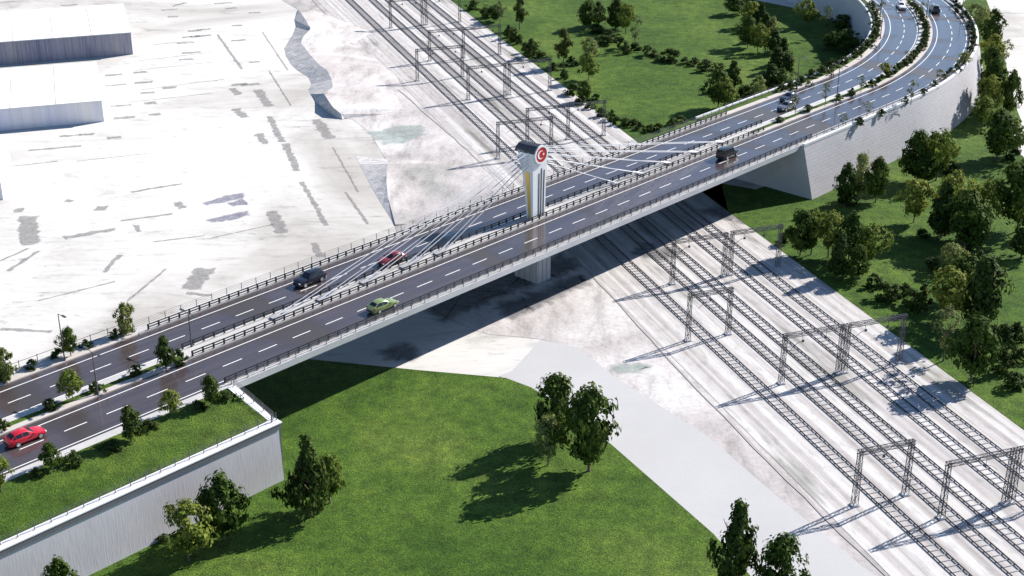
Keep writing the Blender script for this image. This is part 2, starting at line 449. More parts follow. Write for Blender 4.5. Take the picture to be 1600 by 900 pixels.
bank([((-30.62, 260.78, 0), (-24.01, 257.94, 0), .2), ((-29.22, 255.54, 0), (-23.59, 253.06, 0), 1.0), ((-26.79, 246.61, 0), (-23.36, 247.34, 0), 1.0), ((-24.89, 239.84, 0), (-23.00, 242.78, 0), .9), ((-22.95, 233.39, 0), (-22.25, 236.29, 0), .6), ((-20.10, 224.25, 0), (-19.97, 224.05, 0), .2)], 16, 'earth_bank', 'short wedge shaped earth bank between the yard and the bridge')

# dark patches lying on the yard
def blot(mb, pts, jit, seed, z=.045, rim=.9):
    """a patch on the ground: UV x runs from 0 at its rim to 1 inside, for a soft edge"""
    rnd = random.Random(seed); out = []
    k = len(pts)
    cx = sum(p[0] for p in pts) / k; cy = sum(p[1] for p in pts) / k
    for i in range(k):
        a, b = pts[i], pts[(i + 1) % k]
        d = math.hypot(b[0] - a[0], b[1] - a[1]); m = max(1, int(d / .8))
        for j in range(m):
            f = j / m
            out.append(Vector((a[0] + (b[0] - a[0]) * f + rnd.uniform(-jit, jit), a[1] + (b[1] - a[1]) * f + rnd.uniform(-jit, jit), z)))
    n = len(out); inn = []; ou = []
    area = sum(out[i].x * out[(i + 1) % n].y - out[(i + 1) % n].x * out[i].y for i in range(n))
    for i in range(n):
        t = out[(i + 1) % n] - out[i - 1]; nn = Vector((-t.y, t.x, 0))
        nn = nn.normalized() * (1 if area > 0 else -1) if nn.length > 1e-6 else Vector()
        w = rim * rnd.uniform(.5, 1.2)
        inn.append(out[i] + nn * w * .25); ou.append(out[i] - nn * w)
    for i in range(n):
        j = (i + 1) % n
        mb.face([ou[i], ou[j], inn[j], inn[i]], 0, [(0, 0), (0, 0), (1, 0), (1, 0)])
    mb.face(inn, 0, [(1, 0)] * n)
mb = MB()
def dash(p, q, w, sd=0):
    p = Vector(p[:2]); q = Vector(q[:2]); d = (q - p); k = Vector((-d.y, d.x)).normalized() * w / 2
    blot(mb, [p - k, q - k, q + k, p + k], min(.35, w * .25), sd, .045, min(.9, max(.12, w * .35)))
for i, (p, q, w) in enumerate([
    ((-57.18, 305.94, 0), (-52.61, 293.31, 0), 2.0), ((-51.32, 285.99, 0), (-46.08, 269.01, 0), 1.2), ((-51.71, 274.33, 0), (-49.23, 267.81, 0), 1.6), ((-45.27, 267.81, 0), (-40.75, 251.90, 0), 1.3), ((-38.97, 245.92, 0), (-31.85, 224.25, 0), .9), ((-41.15, 283.77, 0), (-36.57, 271.03, 0), 2.2),
    ((-42.22, 230.89, 0), (-39.02, 220.76, 0), 2.0), ((-32.95, 216.53, 0), (-31.01, 210.30, 0), 1.1), ((-84.23, 228.44, 0), (-80.03, 215.70, 0), 3.0), ((-48.86, 205.88, 0), (-49.62, 197.74, 0), 3.0), ((-49.91, 196.32, 0), (-46.00, 195.38, 0), .8),
    ((-64.75, 204.11, 0), (-63.94, 211.36, 0), .8), ((-80.13, 204.61, 0), (-77.60, 212.97, 0), .8), ((-82.71, 208.72, 0), (-79.73, 214.05, 0), .5), ((-67.52, 226.33, 0), (-59.40, 229.66, 0), .7), ((-69.35, 240.51, 0), (-60.96, 244.89, 0), .7), ((-95.31, 263.86, 0), (-85.60, 266.61, 0), .9),
    ((-86.82, 230.28, 0), (-86.95, 232.45, 0), 1.2), ((-79.51, 235.30, 0), (-79.07, 236.58, 0), 1.6), ((-72.58, 231.20, 0), (-72.48, 233.39, 0), 1.8), ((-60.06, 235.30, 0), (-58.13, 232.14, 0), 1.6), ((-64.47, 224.25, 0), (-63.22, 221.34, 0), .9), ((-75.21, 218.49, 0), (-67.64, 222.49, 0), 1.2),
    ((-75.53, 355.49, 0), (-63.58, 322.86, 0), .7), ((-90.55, 329.64, 0), (-73.74, 337.87, 0), .35), ((-88.33, 321.75, 0), (-71.26, 329.06, 0), .3), ((-83.04, 305.94, 0), (-66.19, 314.20, 0), .35), ((-83.77, 296.15, 0), (-66.94, 302.94, 0), .3), ((-89.57, 345.22, 0), (-80.75, 349.01, 0), .5), ((-97.62, 253.71, 0), (-87.72, 257.39, 0), .4), ((-84.02, 257.39, 0), (-71.50, 261.93, 0), .3), ((-71.85, 193.52, 0), (-62.03, 200.64, 0), .35), ((-58.26, 193.52, 0), (-55.14, 205.63, 0), .4), ((-50.50, 218.49, 0), (-40.73, 224.84, 0), .3), ((-59.78, 216.81, 0), (-51.80, 219.62, 0), .4), ((-64.46, 358.14, 0), (-52.58, 321.75, 0), .35), ((-57.08, 321.75, 0), (-47.83, 293.78, 0), .4), ((-35.57, 265.82, 0), (-27.97, 240.51, 0), .35), ((-30.31, 240.51, 0), (-24.77, 224.84, 0), .5), ((-62.82, 306.95, 0), (-60.50, 301.96, 0), 1.6), ((-59.47, 291.45, 0), (-56.52, 285.54, 0), 1.6), ((-93.88, 386.74, 0), (-91.32, 391.39, 0), 1.2), ((-74.46, 183.81, 0), (-66.76, 182.97, 0), .7)]):
    dash(p, q, w, i)
for i, (x, y) in enumerate([(-92.5, 317.9), (-86.7, 320.1), (-89.7, 309.5), (-84.0, 311.6), (-84.7, 293.8), (-78.8, 295.7), (-81.8, 285.1), (-76.0, 287.3), (-107.6, 321.8), (-100.7, 323.4), (-101.4, 304.9), (-95.4, 307.0), (-98.4, 296.6), (-92.2, 298.1), (-82.1, 359.5), (-80.2, 360.8), (-82.9, 352.9), (-80.9, 353.5), (-78.9, 354.2), (-82.0, 347.1), (-80.8, 390.6), (-77.2, 384.5), (-72.3, 364.9), (-70.0, 379.2), (-78.4, 337.9), (-78.6, 331.4), (-77.2, 307.5), (-123.0, 388.3), (-93.9, 382.9), (-91.3, 374.8), (-81.3, 303.4), (-69.2, 349.6), (-61.6, 329.1), (-61.8, 310.0), (-59.3, 310.0), (-80.3, 271.9), (-89.7, 273.1), (-86.7, 273.9), (-121.4, 371.9)]):
    rnd = random.Random(i + 50)
    w = rnd.uniform(1.2, 2.4); h = rnd.uniform(.5, .9); a = R(17)
    ca, sa = math.cos(a), math.sin(a)
    blot(mb, [(x + u * ca - v * sa, y + u * sa + v * ca) for u, v in ((-w, -h), (w, -h), (w, h), (-w, h))], .25, i + 99)
tag(mb.build('dark_ground_patches', M['patch']), kind='structure')
mb = MB()
for i, pts in enumerate([[(-55.36, 234.66, 0), (-51.85, 238.53, 0), (-48.84, 239.84, 0), (-48.27, 237.23, 0), (-51.48, 235.30, 0), (-54.43, 234.02, 0)], [(-50.56, 234.66, 0), (-48.56, 236.90, 0), (-47.64, 236.26, 0), (-47.14, 234.02, 0), (-49.54, 233.39, 0)], [(-53.13, 226.33, 0), (-50.76, 228.44, 0), (-46.43, 231.20, 0), (-45.73, 229.05, 0), (-48.53, 226.63, 0), (-51.85, 225.43, 0)]]):
    blot(mb, pts, .25, i)
tag(mb.build('blue_ground_patches', M['blue_patch']), kind='structure')
mb = MB()  # dark soft-edged blotches on the ground under the bridge
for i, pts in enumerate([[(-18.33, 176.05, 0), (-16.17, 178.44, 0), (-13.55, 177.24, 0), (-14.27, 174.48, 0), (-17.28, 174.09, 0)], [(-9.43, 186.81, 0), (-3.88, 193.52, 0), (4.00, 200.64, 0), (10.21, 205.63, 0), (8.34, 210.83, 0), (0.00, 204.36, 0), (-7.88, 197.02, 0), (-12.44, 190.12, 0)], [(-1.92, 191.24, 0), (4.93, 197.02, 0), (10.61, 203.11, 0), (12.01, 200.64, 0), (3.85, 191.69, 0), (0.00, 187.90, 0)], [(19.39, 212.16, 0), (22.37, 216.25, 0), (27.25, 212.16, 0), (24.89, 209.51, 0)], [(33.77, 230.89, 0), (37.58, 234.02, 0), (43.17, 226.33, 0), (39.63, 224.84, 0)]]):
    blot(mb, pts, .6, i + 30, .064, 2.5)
tag(mb.build('under_bridge_patches', M['blotch']), kind='structure')
mb = MB()
for i, pts in enumerate([[(-29.55, 274.75, 0), (-23.85, 278.98, 0), (-18.60, 279.84, 0), (-17.78, 274.75, 0), (-20.54, 269.01, 0), (-25.54, 267.41, 0)], [(13.68, 172.17, 0), (16.40, 173.13, 0), (18.73, 172.36, 0), (17.49, 170.29, 0), (14.64, 169.54, 0)], [(-12.11, 291.45, 0), (-10.80, 293.31, 0), (-9.64, 291.45, 0), (-11.21, 289.15, 0)]]):
    blot(mb, pts, .5, i + 9, .062, 2.0)
tag(mb.build('green_ground_patches', M['green_patch']), kind='structure')

# ------------------------------------------------------------------ road surfaces
zr = D
tag(sweep(MB(), [(127.2, zr), (136.6, zr)], S0, S1).build('road', M['asphalt']), kind='structure')
tag(sweep(MB(), [(139.2, zr), (147.2, zr)], S0, S1).build('road', M['asphalt']), kind='structure')
mb = MB()
W = .075
for n in (128.75, 135.2, 139.65, 145.75):
    sweep(mb, [(n - W, zr + .006), (n + W, zr + .006)], S0, S1)
for n, ph in ((131.95, 65.41), (142.6, 64.3)):
    k = 0; s = ph % 5.45
    while s < S1 - 4:
        sweep(mb, [(n - W, zr + .006), (n + W, zr + .006)], s, s + 2.9, step=3)
        s += 5.45
tag(mb.build('road_markings', M['paint']), kind='structure')

def slab(name, n0, n1, z0, z1, a, b, m, parent=None):
    """a kerbed strip: top and both sides"""
    o = sweep(MB(), [(n0, z0), (n0, z1), (n1, z1), (n1, z0)], a, b, closed=True, caps=True).build(name, m, parent)
    if not parent: tag(o, kind='structure')
    return o
zk = D + .15
E1 = 214.0
# outside the bridge: pavements, median and verges
for a, b in ((S0, BR0), (BR1, S1)):
    slab('pavement', 147.05, 148.25, D - .1, zk, a, b, M['beige'])
    slab('far_verge', 148.25, 149.9, D - .1, zk - .02, a, b, M['walk'] if a == S0 else M['verge'])
    slab('kerb_strip', 136.25, 137.2, D - .1, zk, a, b, M['beige'])
    slab('kerb_strip', 138.1, 139.3, D - .1, zk, a, b, M['walk'])
    slab('median_grass', 137.2, 138.1, D - .1, zk + .02, a, b, M['verge'])
slab('pavement', 126.75, 128.05, D - .1, zk, S0, BR0, M['walk'])
slab('pavement', 127.0, 128.0, D - .1, zk, BR1, S1, M['walk'])
# near verge: grass sloping down to the ribbed wall
VZ = 8.15
tag(sweep(MB(), [(119.05, VZ), (121.5, VZ + .45), (124.5, VZ + 1.05), (126.75, zk - .02)], S0, 84.1).build('near_verge', M['verge']), kind='structure')

# ------------------------------------------------------------------ retaining walls
def wall_thing(label, s, n):
    p = P(s, n, 0); return thing('retaining_wall', label, 'retaining wall', p)
w = wall_thing('long pale ribbed retaining wall beneath the near grass verge on the left', 60, 118)
sweep(MB(), [(118.0, 0), (118.05, 7.2)], S0 - 30, BR0).build('wall', M['ribbed'], w)
sweep(MB(), [(117.9, 7.2), (117.85, 7.85), (119.0, 7.85), (119.0, 7.2)], S0 - 30, BR0 + .1, closed=True, caps=True).build('coping_band', M['coping'], w)
sweep(MB(), [(117.8, 7.852), (117.8, 8.0), (119.2, 8.0), (119.2, 7.852)], S0 - 30, BR0 + .2, closed=True, caps=True).build('coping', M['cap'], w)
w = wall_thing('end wall of the left approach facing the underside of the bridge', BR0, 126)
mb = MB(); mb.face([P(BR0, 118.0, 0), P(BR0, 149.5, 0), P(BR0, 149.5, D - .1), P(BR0, 127, D - .1), P(BR0, 119.2, 7.85), P(BR0, 118.0, 7.85)], 0, [(118, 0), (149.5, 0), (149.5, 9.3), (127, 9.3), (119, 7.8), (118, 7.8)])
mb.build('wall', M['conc'], w)
mb = MB()
for (n0, z0), (n1, z1) in (((119.2, 8.0), (126.6, zk + .12)),):
    b = [P(BR0 - .95, n0, z0 - .6), P(BR0 + .1, n0, z0 - .6), P(BR0 + .1, n1, z1 - .6), P(BR0 - .95, n1, z1 - .6)]
    t = [v + Vector((0, 0, .6)) for v in b]
    mb.hexa(b, t)
mb.build('coping', M['cap'], w)
w = wall_thing('far side wall of the left approach facing the white yard', 40, 149.9)
sweep(MB(), [(149.9, D - .1), (150.2, 0)], S0 - 30, BR0).build('wall', M['conc'], w)
w = wall_thing('tall curved pale block wall round the outside of the bend', 230, 126.3)
sweep(MB(), [(123.6, 0), (126.3, D + .05)], BR1, S1).build('wall', M['block'], w)
sweep(MB(), [(126.2, D + .05), (126.15, D + .55), (126.65, D + .55), (126.65, D + .05)], BR1, S1, closed=True, caps=True).build('coping', M['cap'], w)
sweep(MB(), [(126.65, D + .1), (127.0, D + .1)], BR1, S1).build('gutter', M['coping'], w)
w = wall_thing('smooth end wall of the right approach shaded under the bridge', BR1, 136)
mb = MB(); mb.face([P(BR1, 123.6, 0), P(BR1, 126.3, D + .05), P(BR1, 149.5, D - .1), P(BR1, 149.9, 0)], 0, [(123.6, 0), (126.3, 9.4), (149.5, 9.3), (149.9, 0)])
mb.build('wall', M['conc'], w)
w = wall_thing('curved wall on the inside of the bend, in blue shade', 300, 149.9)
sweep(MB(), [(149.9, D), (150.1, 0)], BR1, S1).build('wall', M['conc'], w)
sweep(MB(), [(149.85, D), (149.85, D + .4), (150.25, D + .4), (150.25, D)], BR1, S1, closed=True, caps=True).build('coping', M['cap'], w)

# ------------------------------------------------------------------ the bridge
br = thing('bridge', 'long concrete road bridge with one white cable pylon, over the railway', 'bridge', P(147, 137, 0))
sweep(MB(), [(127.0, D + .16), (127.05, D - .74), (129.9, D - 1.45), (132, D - 2.2), (143, D - 2.1), (146, D - 1.35), (148.6, D - .95), (148.6, D + .16), (148.2, D + .16), (148.2, D - .03), (127.3, D - .03), (127.3, D + .16)], BR0 + .02, BR1 - .02, closed=True, caps=True, step=20).build('deck', M['conc'], br)
slab('walkway', 127.3, 127.75, D - .02, D + .12, BR0, BR1, M['walk'], None)
bpy.data.objects['walkway']['kind'] = 'structure'
slab('walkway', 147.15, 148.2, D - .02, D + .12, BR0, BR1, M['walk'], None)
slab('kerb_strip', 127.75, 127.95, D - .02, D + .2, BR0, E1, M['kerb'])
slab('kerb_strip', 147.02, 147.2, D - .02, D + .2, BR0, E1, M['kerb'])
slab('kerb_strip', 136.45, 136.75, D - .02, D + .2, BR0, BR1, M['kerb'])
slab('kerb_strip', 139.0, 139.2, D - .02, D + .2, BR0, BR1, M['kerb'])
slab('median', 136.75, 139.0, D - .02, D + .1, BR0, BR1, M['walk'])
# pier
mb = MB()
def un_box(mb, s0, s1, n0, n1, z0, z1, mi=0):
    b = [P(s0, n0, z0), P(s1, n0, z0), P(s1, n1, z0), P(s0, n1, z0)]
    t = [P(s0, n0, z1), P(s1, n0, z1), P(s1, n1, z1), P(s0, n1, z1)]
    mb.hexa(b, t, mi)
un_box(mb, 147.5, 150.6, 134.6, 139.4, 0, 5.6)
for k in range(4):
    n = 134.9 + k * 1.2
    un_box(mb, 147.42, 147.5, n, n + .8, 0.05, 5.5)
for k in range(3):
    s = 147.7 + k * 1.0
    un_box(mb, s, s + .72, 134.52, 134.6, 0.05, 5.5)
un_box(mb, 147.44, 150.66, 134.54, 139.46, 5.6, 7.32)
mb.build('pier', M['conc'], br)
# pylon: narrow below, widening upwards, under an arched dark head with a round emblem
pyl_levels = [(D, 149.3, 152.05, 137.2, 138.5), (14.0, 149.15, 152.05, 137.1, 138.85), (17.4, 149.0, 152.1, 137.0, 139.3), (18.8, 149.0, 152.15, 136.95, 139.9), (20.3, 149.1, 152.0, 136.95, 140.3)]
mb = MB()
for (z0, a0, b0, c0, d0), (z1, a1, b1, c1, d1) in zip(pyl_levels, pyl_levels[1:]):
    mb.hexa([P(a0, c0, z0), P(b0, c0, z0), P(b0, d0, z0), P(a0, d0, z0)], [P(a1, c1, z1), P(b1, c1, z1), P(b1, d1, z1), P(a1, d1, z1)])
py = mb.build('pylon', M['white_paint'], br)
def lerp_level(z):
    for p, q in zip(pyl_levels, pyl_levels[1:]):
        if p[0] <= z <= q[0]:
            f = (z - p[0]) / (q[0] - p[0]); return [a + (b - a) * f for a, b in zip(p, q)]
    return pyl_levels[-1]
def child_of_pylon(mb, name, m): return mobj(name, mb.mesh(name, m, tuple(br.location)), py)
mb = MB()                                             # gold panel on the narrow face
for (z0, z1) in ((9.6, 14.0), (14.0, 17.2)):
    p, q = lerp_level(z0), lerp_level(z1)
    w0 = p[4] - p[3]; w1 = q[4] - q[3]
    mb.hexa([P(p[1] - .05, p[3] + w0 * .32, z0), P(p[1] + .02, p[3] + w0 * .32, z0), P(p[1] + .02, p[3] + w0 * .72, z0), P(p[1] - .05, p[3] + w0 * .72, z0)],
            [P(q[1] - .05, q[3] + w1 * .32, z1), P(q[1] + .02, q[3] + w1 * .32, z1), P(q[1] + .02, q[3] + w1 * .72, z1), P(q[1] - .05, q[3] + w1 * .72, z1)])
child_of_pylon(mb, 'gold_panel', M['gold'])
for fr, zt in ((.42, 16.9), (.60, 17.6), (.80, 17.2)):  # three dark slots on the wide face
    mb = MB()
    for z0, z1 in ((9.7, 14.0), (14.0, zt)):
        p, q = lerp_level(z0), lerp_level(z1)
        s0 = p[1] + (p[2] - p[1]) * fr; s1 = q[1] + (q[2] - q[1]) * fr
        mb.hexa([P(s0, p[3] - .04, z0), P(s0 + .2, p[3] - .04, z0), P(s0 + .2, p[3] + .03, z0), P(s0, p[3] + .03, z0)],
                [P(s1, q[3] - .04, z1), P(s1 + .2, q[3] - .04, z1), P(s1 + .2, q[3] + .03, z1), P(s1, q[3] + .03, z1)])
    child_of_pylon(mb, 'slat', M['slat'])
mb = MB()                                             # arched head, ribbed
sc_, zc_, ra = 150.55, 19.9, 1.56
n0, n1 = 136.9, 140.9
K = 9
for i in range(K):
    a0 = math.pi * (.10 + .82 * i / K); a1 = math.pi * (.10 + .82 * (i + 1) / K)
    r = ra + (.05 if i % 2 else 0)
    x0, y0, x1, y1 = math.cos(a0) * r, math.sin(a0) * r, math.cos(a1) * r, math.sin(a1) * r
    mb.hexa([P(sc_ + x0 * .9, n0, zc_ + y0 * .9), P(sc_ + x0, n0, zc_ + y0), P(sc_ + x0, n1, zc_ + y0 - .25), P(sc_ + x0 * .9, n1, zc_ + y0 * .9 - .25)],
            [P(sc_ + x1 * .9, n0, zc_ + y1 * .9), P(sc_ + x1, n0, zc_ + y1), P(sc_ + x1, n1, zc_ + y1 - .25), P(sc_ + x1 * .9, n1, zc_ + y1 * .9 - .25)])
un_box(mb, 149.1, 152.0, 136.98, 140.7, 20.3, 20.6)
child_of_pylon(mb, 'pylon_roof', M['roof'])
# emblem: white ring, red disc, crescent and star
mb = MB()
def disc(n, r0, r1, th, mi, k=40, cs=150.6, cz=19.95):
    for i in range(k):
        a0, a1 = 2 * math.pi * i / k, 2 * math.pi * (i + 1) / k
        f = lambda a, r, nn: P(cs + math.cos(a) * r, nn, cz + math.sin(a) * r)
        mb.face([f(a0, r0, n), f(a1, r0, n), f(a1, r1, n), f(a0, r1, n)] if r0 > 0 else [P(cs, n, cz), f(a1, r1, n), f(a0, r1, n)], mi)
        mb.face([f(a0, r1, n), f(a1, r1, n), f(a1, r1, n + th), f(a0, r1, n + th)], mi)
disc(136.70, 1.18, 1.46, .35, 0)
disc(136.74, 0, 1.19, .2, 1)
cs, cz, nn = 150.6, 19.95, 136.71
k = 26
R0, R1, off = .70, .55, .19
co = []
for i in range(k + 1):                                # crescent opening to the right
    a = R(40) + R(280) * i / k
    o_ = (cs - .17 + math.cos(a) * R0, cz + math.sin(a) * R0)
    a2 = R(52) + R(256) * i / k
    i_ = (cs - .17 + off + math.cos(a2) * R1, cz + math.sin(a2) * R1)
    co.append((o_, i_))
for (o0, i0), (o1, i1) in zip(co, co[1:]):
    mb.face([P(o0[0], nn, o0[1]), P(o1[0], nn, o1[1]), P(i1[0], nn, i1[1]), P(i0[0], nn, i0[1])], 0)
st = []
for i in range(10):
    a = math.pi + i * math.pi / 5
    r = .30 if i % 2 == 0 else .12
    st.append((cs + .46 + math.cos(a) * r, cz + math.sin(a) * r))
for i in range(10):
    p, q = st[i], st[(i + 1) % 10]
    mb.face([P(cs + .46, nn, cz), P(p[0], nn, p[1]), P(q[0], nn, q[1])], 0)
child_of_pylon(mb, 'emblem', [M['white_paint'], M['red']])
# stay cables, two side by side, five each way
for side in (-1, 1):
    for i, dist in enumerate((20.2, 26.9, 34.4, 42.2, 50.0)):
        for dn in (-.32, .32):
            s = 150.5 + side * dist
            a = P(s, 138.05 + dn, D + .25); b = P(150.5 + side * 1.6, 138.4 + dn * 1.6, 18.2 + i * .55)
            d = (b - a).normalized()
            mb = MB(); mb.tube(a + d * 1.9, b, .056, .056, 8)
            c = mb.build('stay_cable', M['cable'], br, smooth=False)
            mb = MB(); mb.tube(a - d * .3, a + d * 2.3, .115, .115, 10)
            mobj('cable_socket', mb.mesh('cable_socket', M['cable'], tuple(br.location)), c)
            if dn < 0:
                mb = MB(); un_box(mb, s - 1.0, s + .45, 137.45, 138.65, D + .08, D + .32)
                mb.build('anchor_block', M['soffit'], br)

# ------------------------------------------------------------------ guardrails and railings
def run_positions(a, b, step): 
    k = max(1, round((b - a) / step)); return [a + (b - a) * i / k for i in range(k + 1)]
def local_mesh(fn, name, m):
    mb = MB(); fn(mb); return mb.mesh(name, m)
gp = local_mesh(lambda mb: (mb.box((0, -.055, .5), (.2, .06, .74)), mb.box((0, .055, .5), (.2, .06, .74)), mb.box((0, 0, .48), (.07, .1, .66)), mb.box((0, 0, .2), (.24, .22, .04))), 'post', M['black'])
pp = local_mesh(lambda mb: (mb.box((0, 0, .62), (.07, .07, 1.05)), mb.box((0, 0, .12), (.16, .14, .03))), 'post', M['grey'])
def guardrail(label, n, a, b, rails=(.38, .74), z=D, step=1.6, m='black', w=.1, post=None, name='guardrail', cat='guardrail', group=None, dz=.12):
    mid = P((a + b) / 2, n, z); t = thing(name, label, cat, mid, 0, group)
    pos = run_positions(a, b, step)
    if len(pos) > 100: pos = pos[:100]
    for s in pos: mobj('post', post or gp, t, P(s, n, z + dz) - mid, heading(s))
    for r in rails:
        sweep(MB(), [(n - w / 2, z + r + dz), (n - w / 2, z + r + dz + w * 1.25), (n + w / 2, z + r + dz + w * 1.25), (n + w / 2, z + r + dz)], a, b, closed=True, caps=True).build('rail', M[m], t)
    return t
GG = 'black guardrails on the bridge'
guardrail('black guardrail along the near walkway edge of the bridge', 127.84, BR0 - .4, 213.2, group=GG)
guardrail('black guardrail on the near side of the bridge median', 136.58, 86, 211, group=GG)
guardrail('black guardrail on the far side of the bridge median', 139.15, 86.3, 214, group=GG)
guardrail('black guardrail along the far walkway edge of the bridge', 147.12, 86.5, 214, group=GG)
guardrail('thin grey pedestrian railing on the near outer edge of the bridge', 127.12, BR0, BR1 + 1.5, rails=(.42, .62, .82, 1.1), step=2.45, m='grey', w=.03, post=pp, name='pedestrian_railing', cat='railing')
guardrail('thin grey wire railing on the far outer edge of the bridge', 148.4, BR0, 216, rails=(.42, .66, .9, 1.14), step=2.45, m='grey', w=.025, post=pp, name='pedestrian_railing', cat='railing', dz=.15)
guardrail('grey two bar railing along the far pavement of the left approach', 149.4, S0 + 20, BR0 - .6, rails=(.08, .95), step=2.5, m='steel', w=.04, post=pp, name='pedestrian_railing', cat='railing')
guardrail('grey wire fence on top of the ribbed wall', 118.5, S0 + 20, BR0 - .8, rails=(.25, .5, .75, 1.02), z=8.0, step=1.9, m='grey', w=.022, post=pp, name='wire_fence', cat='fence', dz=-.02)
guardrail('short wire fence down the end of the left approach', 118.5, BR0 - .7, BR0 - .1, rails=(.2, .4, .6, .8, 1.02), z=8.0, step=.6, m='grey', w=.03, post=pp, name='wire_fence', cat='fence', dz=-.02)
guardrail('grey wire fence inside the coping of the curved outer wall', 126.85, 211, 380, rails=(.3, .5, .7, .9, 1.05), step=2.45, m='grey', w=.03, post=pp, name='wire_fence', cat='fence', dz=.08)
guardrail('grey wire fence on the inner edge of the bend', 149.5, 217, 380, rails=(.2, .45, .7, .95), step=2.45, m='grey', w=.03, post=pp, name='wire_fence', cat='fence')
# sloping wire fence along the end coping, down to the corner
t = thing('wire_fence', 'grey wire fence sloping from the bridge down to the corner of the ribbed wall', 'fence', P(BR0 - .3, 122, 8.5))
pts = []
for k in range(5):
    f = k / 4; n = 119.0 + f * 7.4; z = 8.0 + f * (zk + .1 - 8.0)
    pts.append(P(BR0 - .15, n, z)); mobj('post', pp, t, P(BR0 - .15, n, z - .05) - t.location, TH)
for r in (.2, .4, .6, .8, 1.02):
    mb = MB(); mb.bar(pts[0] + Vector((0, 0, r)), pts[-1] + Vector((0, 0, r)), .03); mb.build('rail', M['grey'], t)

# ------------------------------------------------------------------ street lamps
def lamp(label, s, n, z, h, arms, face):
    p = P(s, n, z); t = thing('street_lamp', label, 'street lamp', p, face, 'street lamps along the road')
    mb = MB(); mb.tube((0, 0, 0), (0, 0, h), .10, .06, 8); mb.tube((0, 0, 0), (0, 0, .35), .16, .14, 8)
    mobj('pole', mb.mesh('pole', M['steel']), t)
    for a in arms:
        mb = MB(); mb.bar((0, 0, h - .05), (a * 1.0, 0, h + .08), .06); mobj('arm', mb.mesh('arm', M['steel']), t)
        mb = MB(); mb.box((a * 1.35, 0, h + .11), (.85, .3, .1)); mb.box((a * 1.4, 0, h + .05), (.6, .22, .03), 0, 1)
        mobj('lamp_head', mb.mesh('lamp_head', [M['steel'], M['lamp']]), t)
SL = R(-90)
for label, s, n, h, arms in (
    ('single arm lamp on the far pavement of the left approach', 74.5, 147.3, 6.4, (1,)),
    ('lamp in the median of the left approach, over the near lane', 72.6, 136.6, 5.6, (1, -1)),
    ('lamp in the median just before the bridge, half behind a tree', 87.6, 139.1, 4.6, (1, -1)),
    ('tall double arm lamp beside the grey sapling at the start of the bend', 236.0, 136.6, 7.2, (1, -1)),
    ('single arm lamp on the inner kerb halfway round the bend', 290.1, 147.3, 6.8, (1,)),
    ('lamp on the outer kerb halfway round the bend', 285.4, 127.9, 6.2, (-1,)),
    ('lamp on the outer kerb near the top of the bend', 318.5, 127.9, 5.6, (-1,)),
    ('double lamp in the median beside the dark car at the top', 314.7, 136.8, 5.2, (1, -1)),
    ('lamp on the inner kerb at the top of the bend', 317.3, 147.3, 5.6, (1,)),
    ('lamp on the inner kerb beside the two dark cars', 238.5, 147.3, 6.4, (1,))):
    lamp(label, s, n, zk, h, arms, heading(s) + SL)

# ------------------------------------------------------------------ railway
TRK = [(86.4, 1.3), (92.1, 1.8), (96.1, 2.1), (101.75, 2.3), (105.75, 2.6)]
def tra(i, t): return TRK[i][0] + TRK[i][1] * (max(0, t - 170) / 215) ** 1.4
G2 = .83
sl_mesh = local_mesh(lambda mb: mb.hexa([(-1.05, -.065, 0), (1.05, -.065, 0), (1.05, .065, 0), (-1.05, .065, 0)], [(-1.04, -.055, .07), (1.04, -.055, .07), (1.04, .055, .07), (-1.04, .055, .07)]), 'sleeper', M['sleeper'])
ORD = ['first', 'second', 'third', 'fourth', 'fifth']
for i in range(5):
    org = Q(150, tra(i, 150), .07)
    t = thing('railway_track', '%s railway track from the left, black rails on grey sleepers' % ORD[i], 'railway track', org, 0, 'parallel railway tracks')
    ts = list(range(62, 440, 6))
    for sd in (-1, 1):
        mb = MB()
        for t0, t1 in zip(ts, ts[1:]):
            for lo, hi, z0, z1 in ((-.08, .08, .10, .13), (-.05, .05, .13, .20)):
                c0, c1 = tra(i, t0) + sd * G2, tra(i, t1) + sd * G2
                mb.hexa([Q(t0, c0 + lo, z0 + .07), Q(t0, c0 + hi, z0 + .07), Q(t1, c1 + hi, z0 + .07), Q(t1, c1 + lo, z0 + .07)],
                        [Q(t0, c0 + lo, z1 + .07), Q(t0, c0 + hi, z1 + .07), Q(t1, c1 + hi, z1 + .07), Q(t1, c1 + lo, z1 + .07)])
        mb.build('rail', M['rail'], t)
    near, rest = [], []
    tt = 66.0
    while tt < 436:
        (near if (98 + i * -3 <= tt and len(near) < 100) else rest).append(tt); tt += 1.02
    for tt in near: mobj('sleeper', sl_mesh, t, Q(tt, tra(i, tt), .07) - org, TT)
    mb = MB()
    for tt in rest:
        p = Q(tt, tra(i, tt), .14); mb.box(p - Vector((0, 0, .02)), (2.1, .14, .09), TT)
    o = mb.build('sleepers', M['sleeper'], t); o['kind'] = 'stuff'

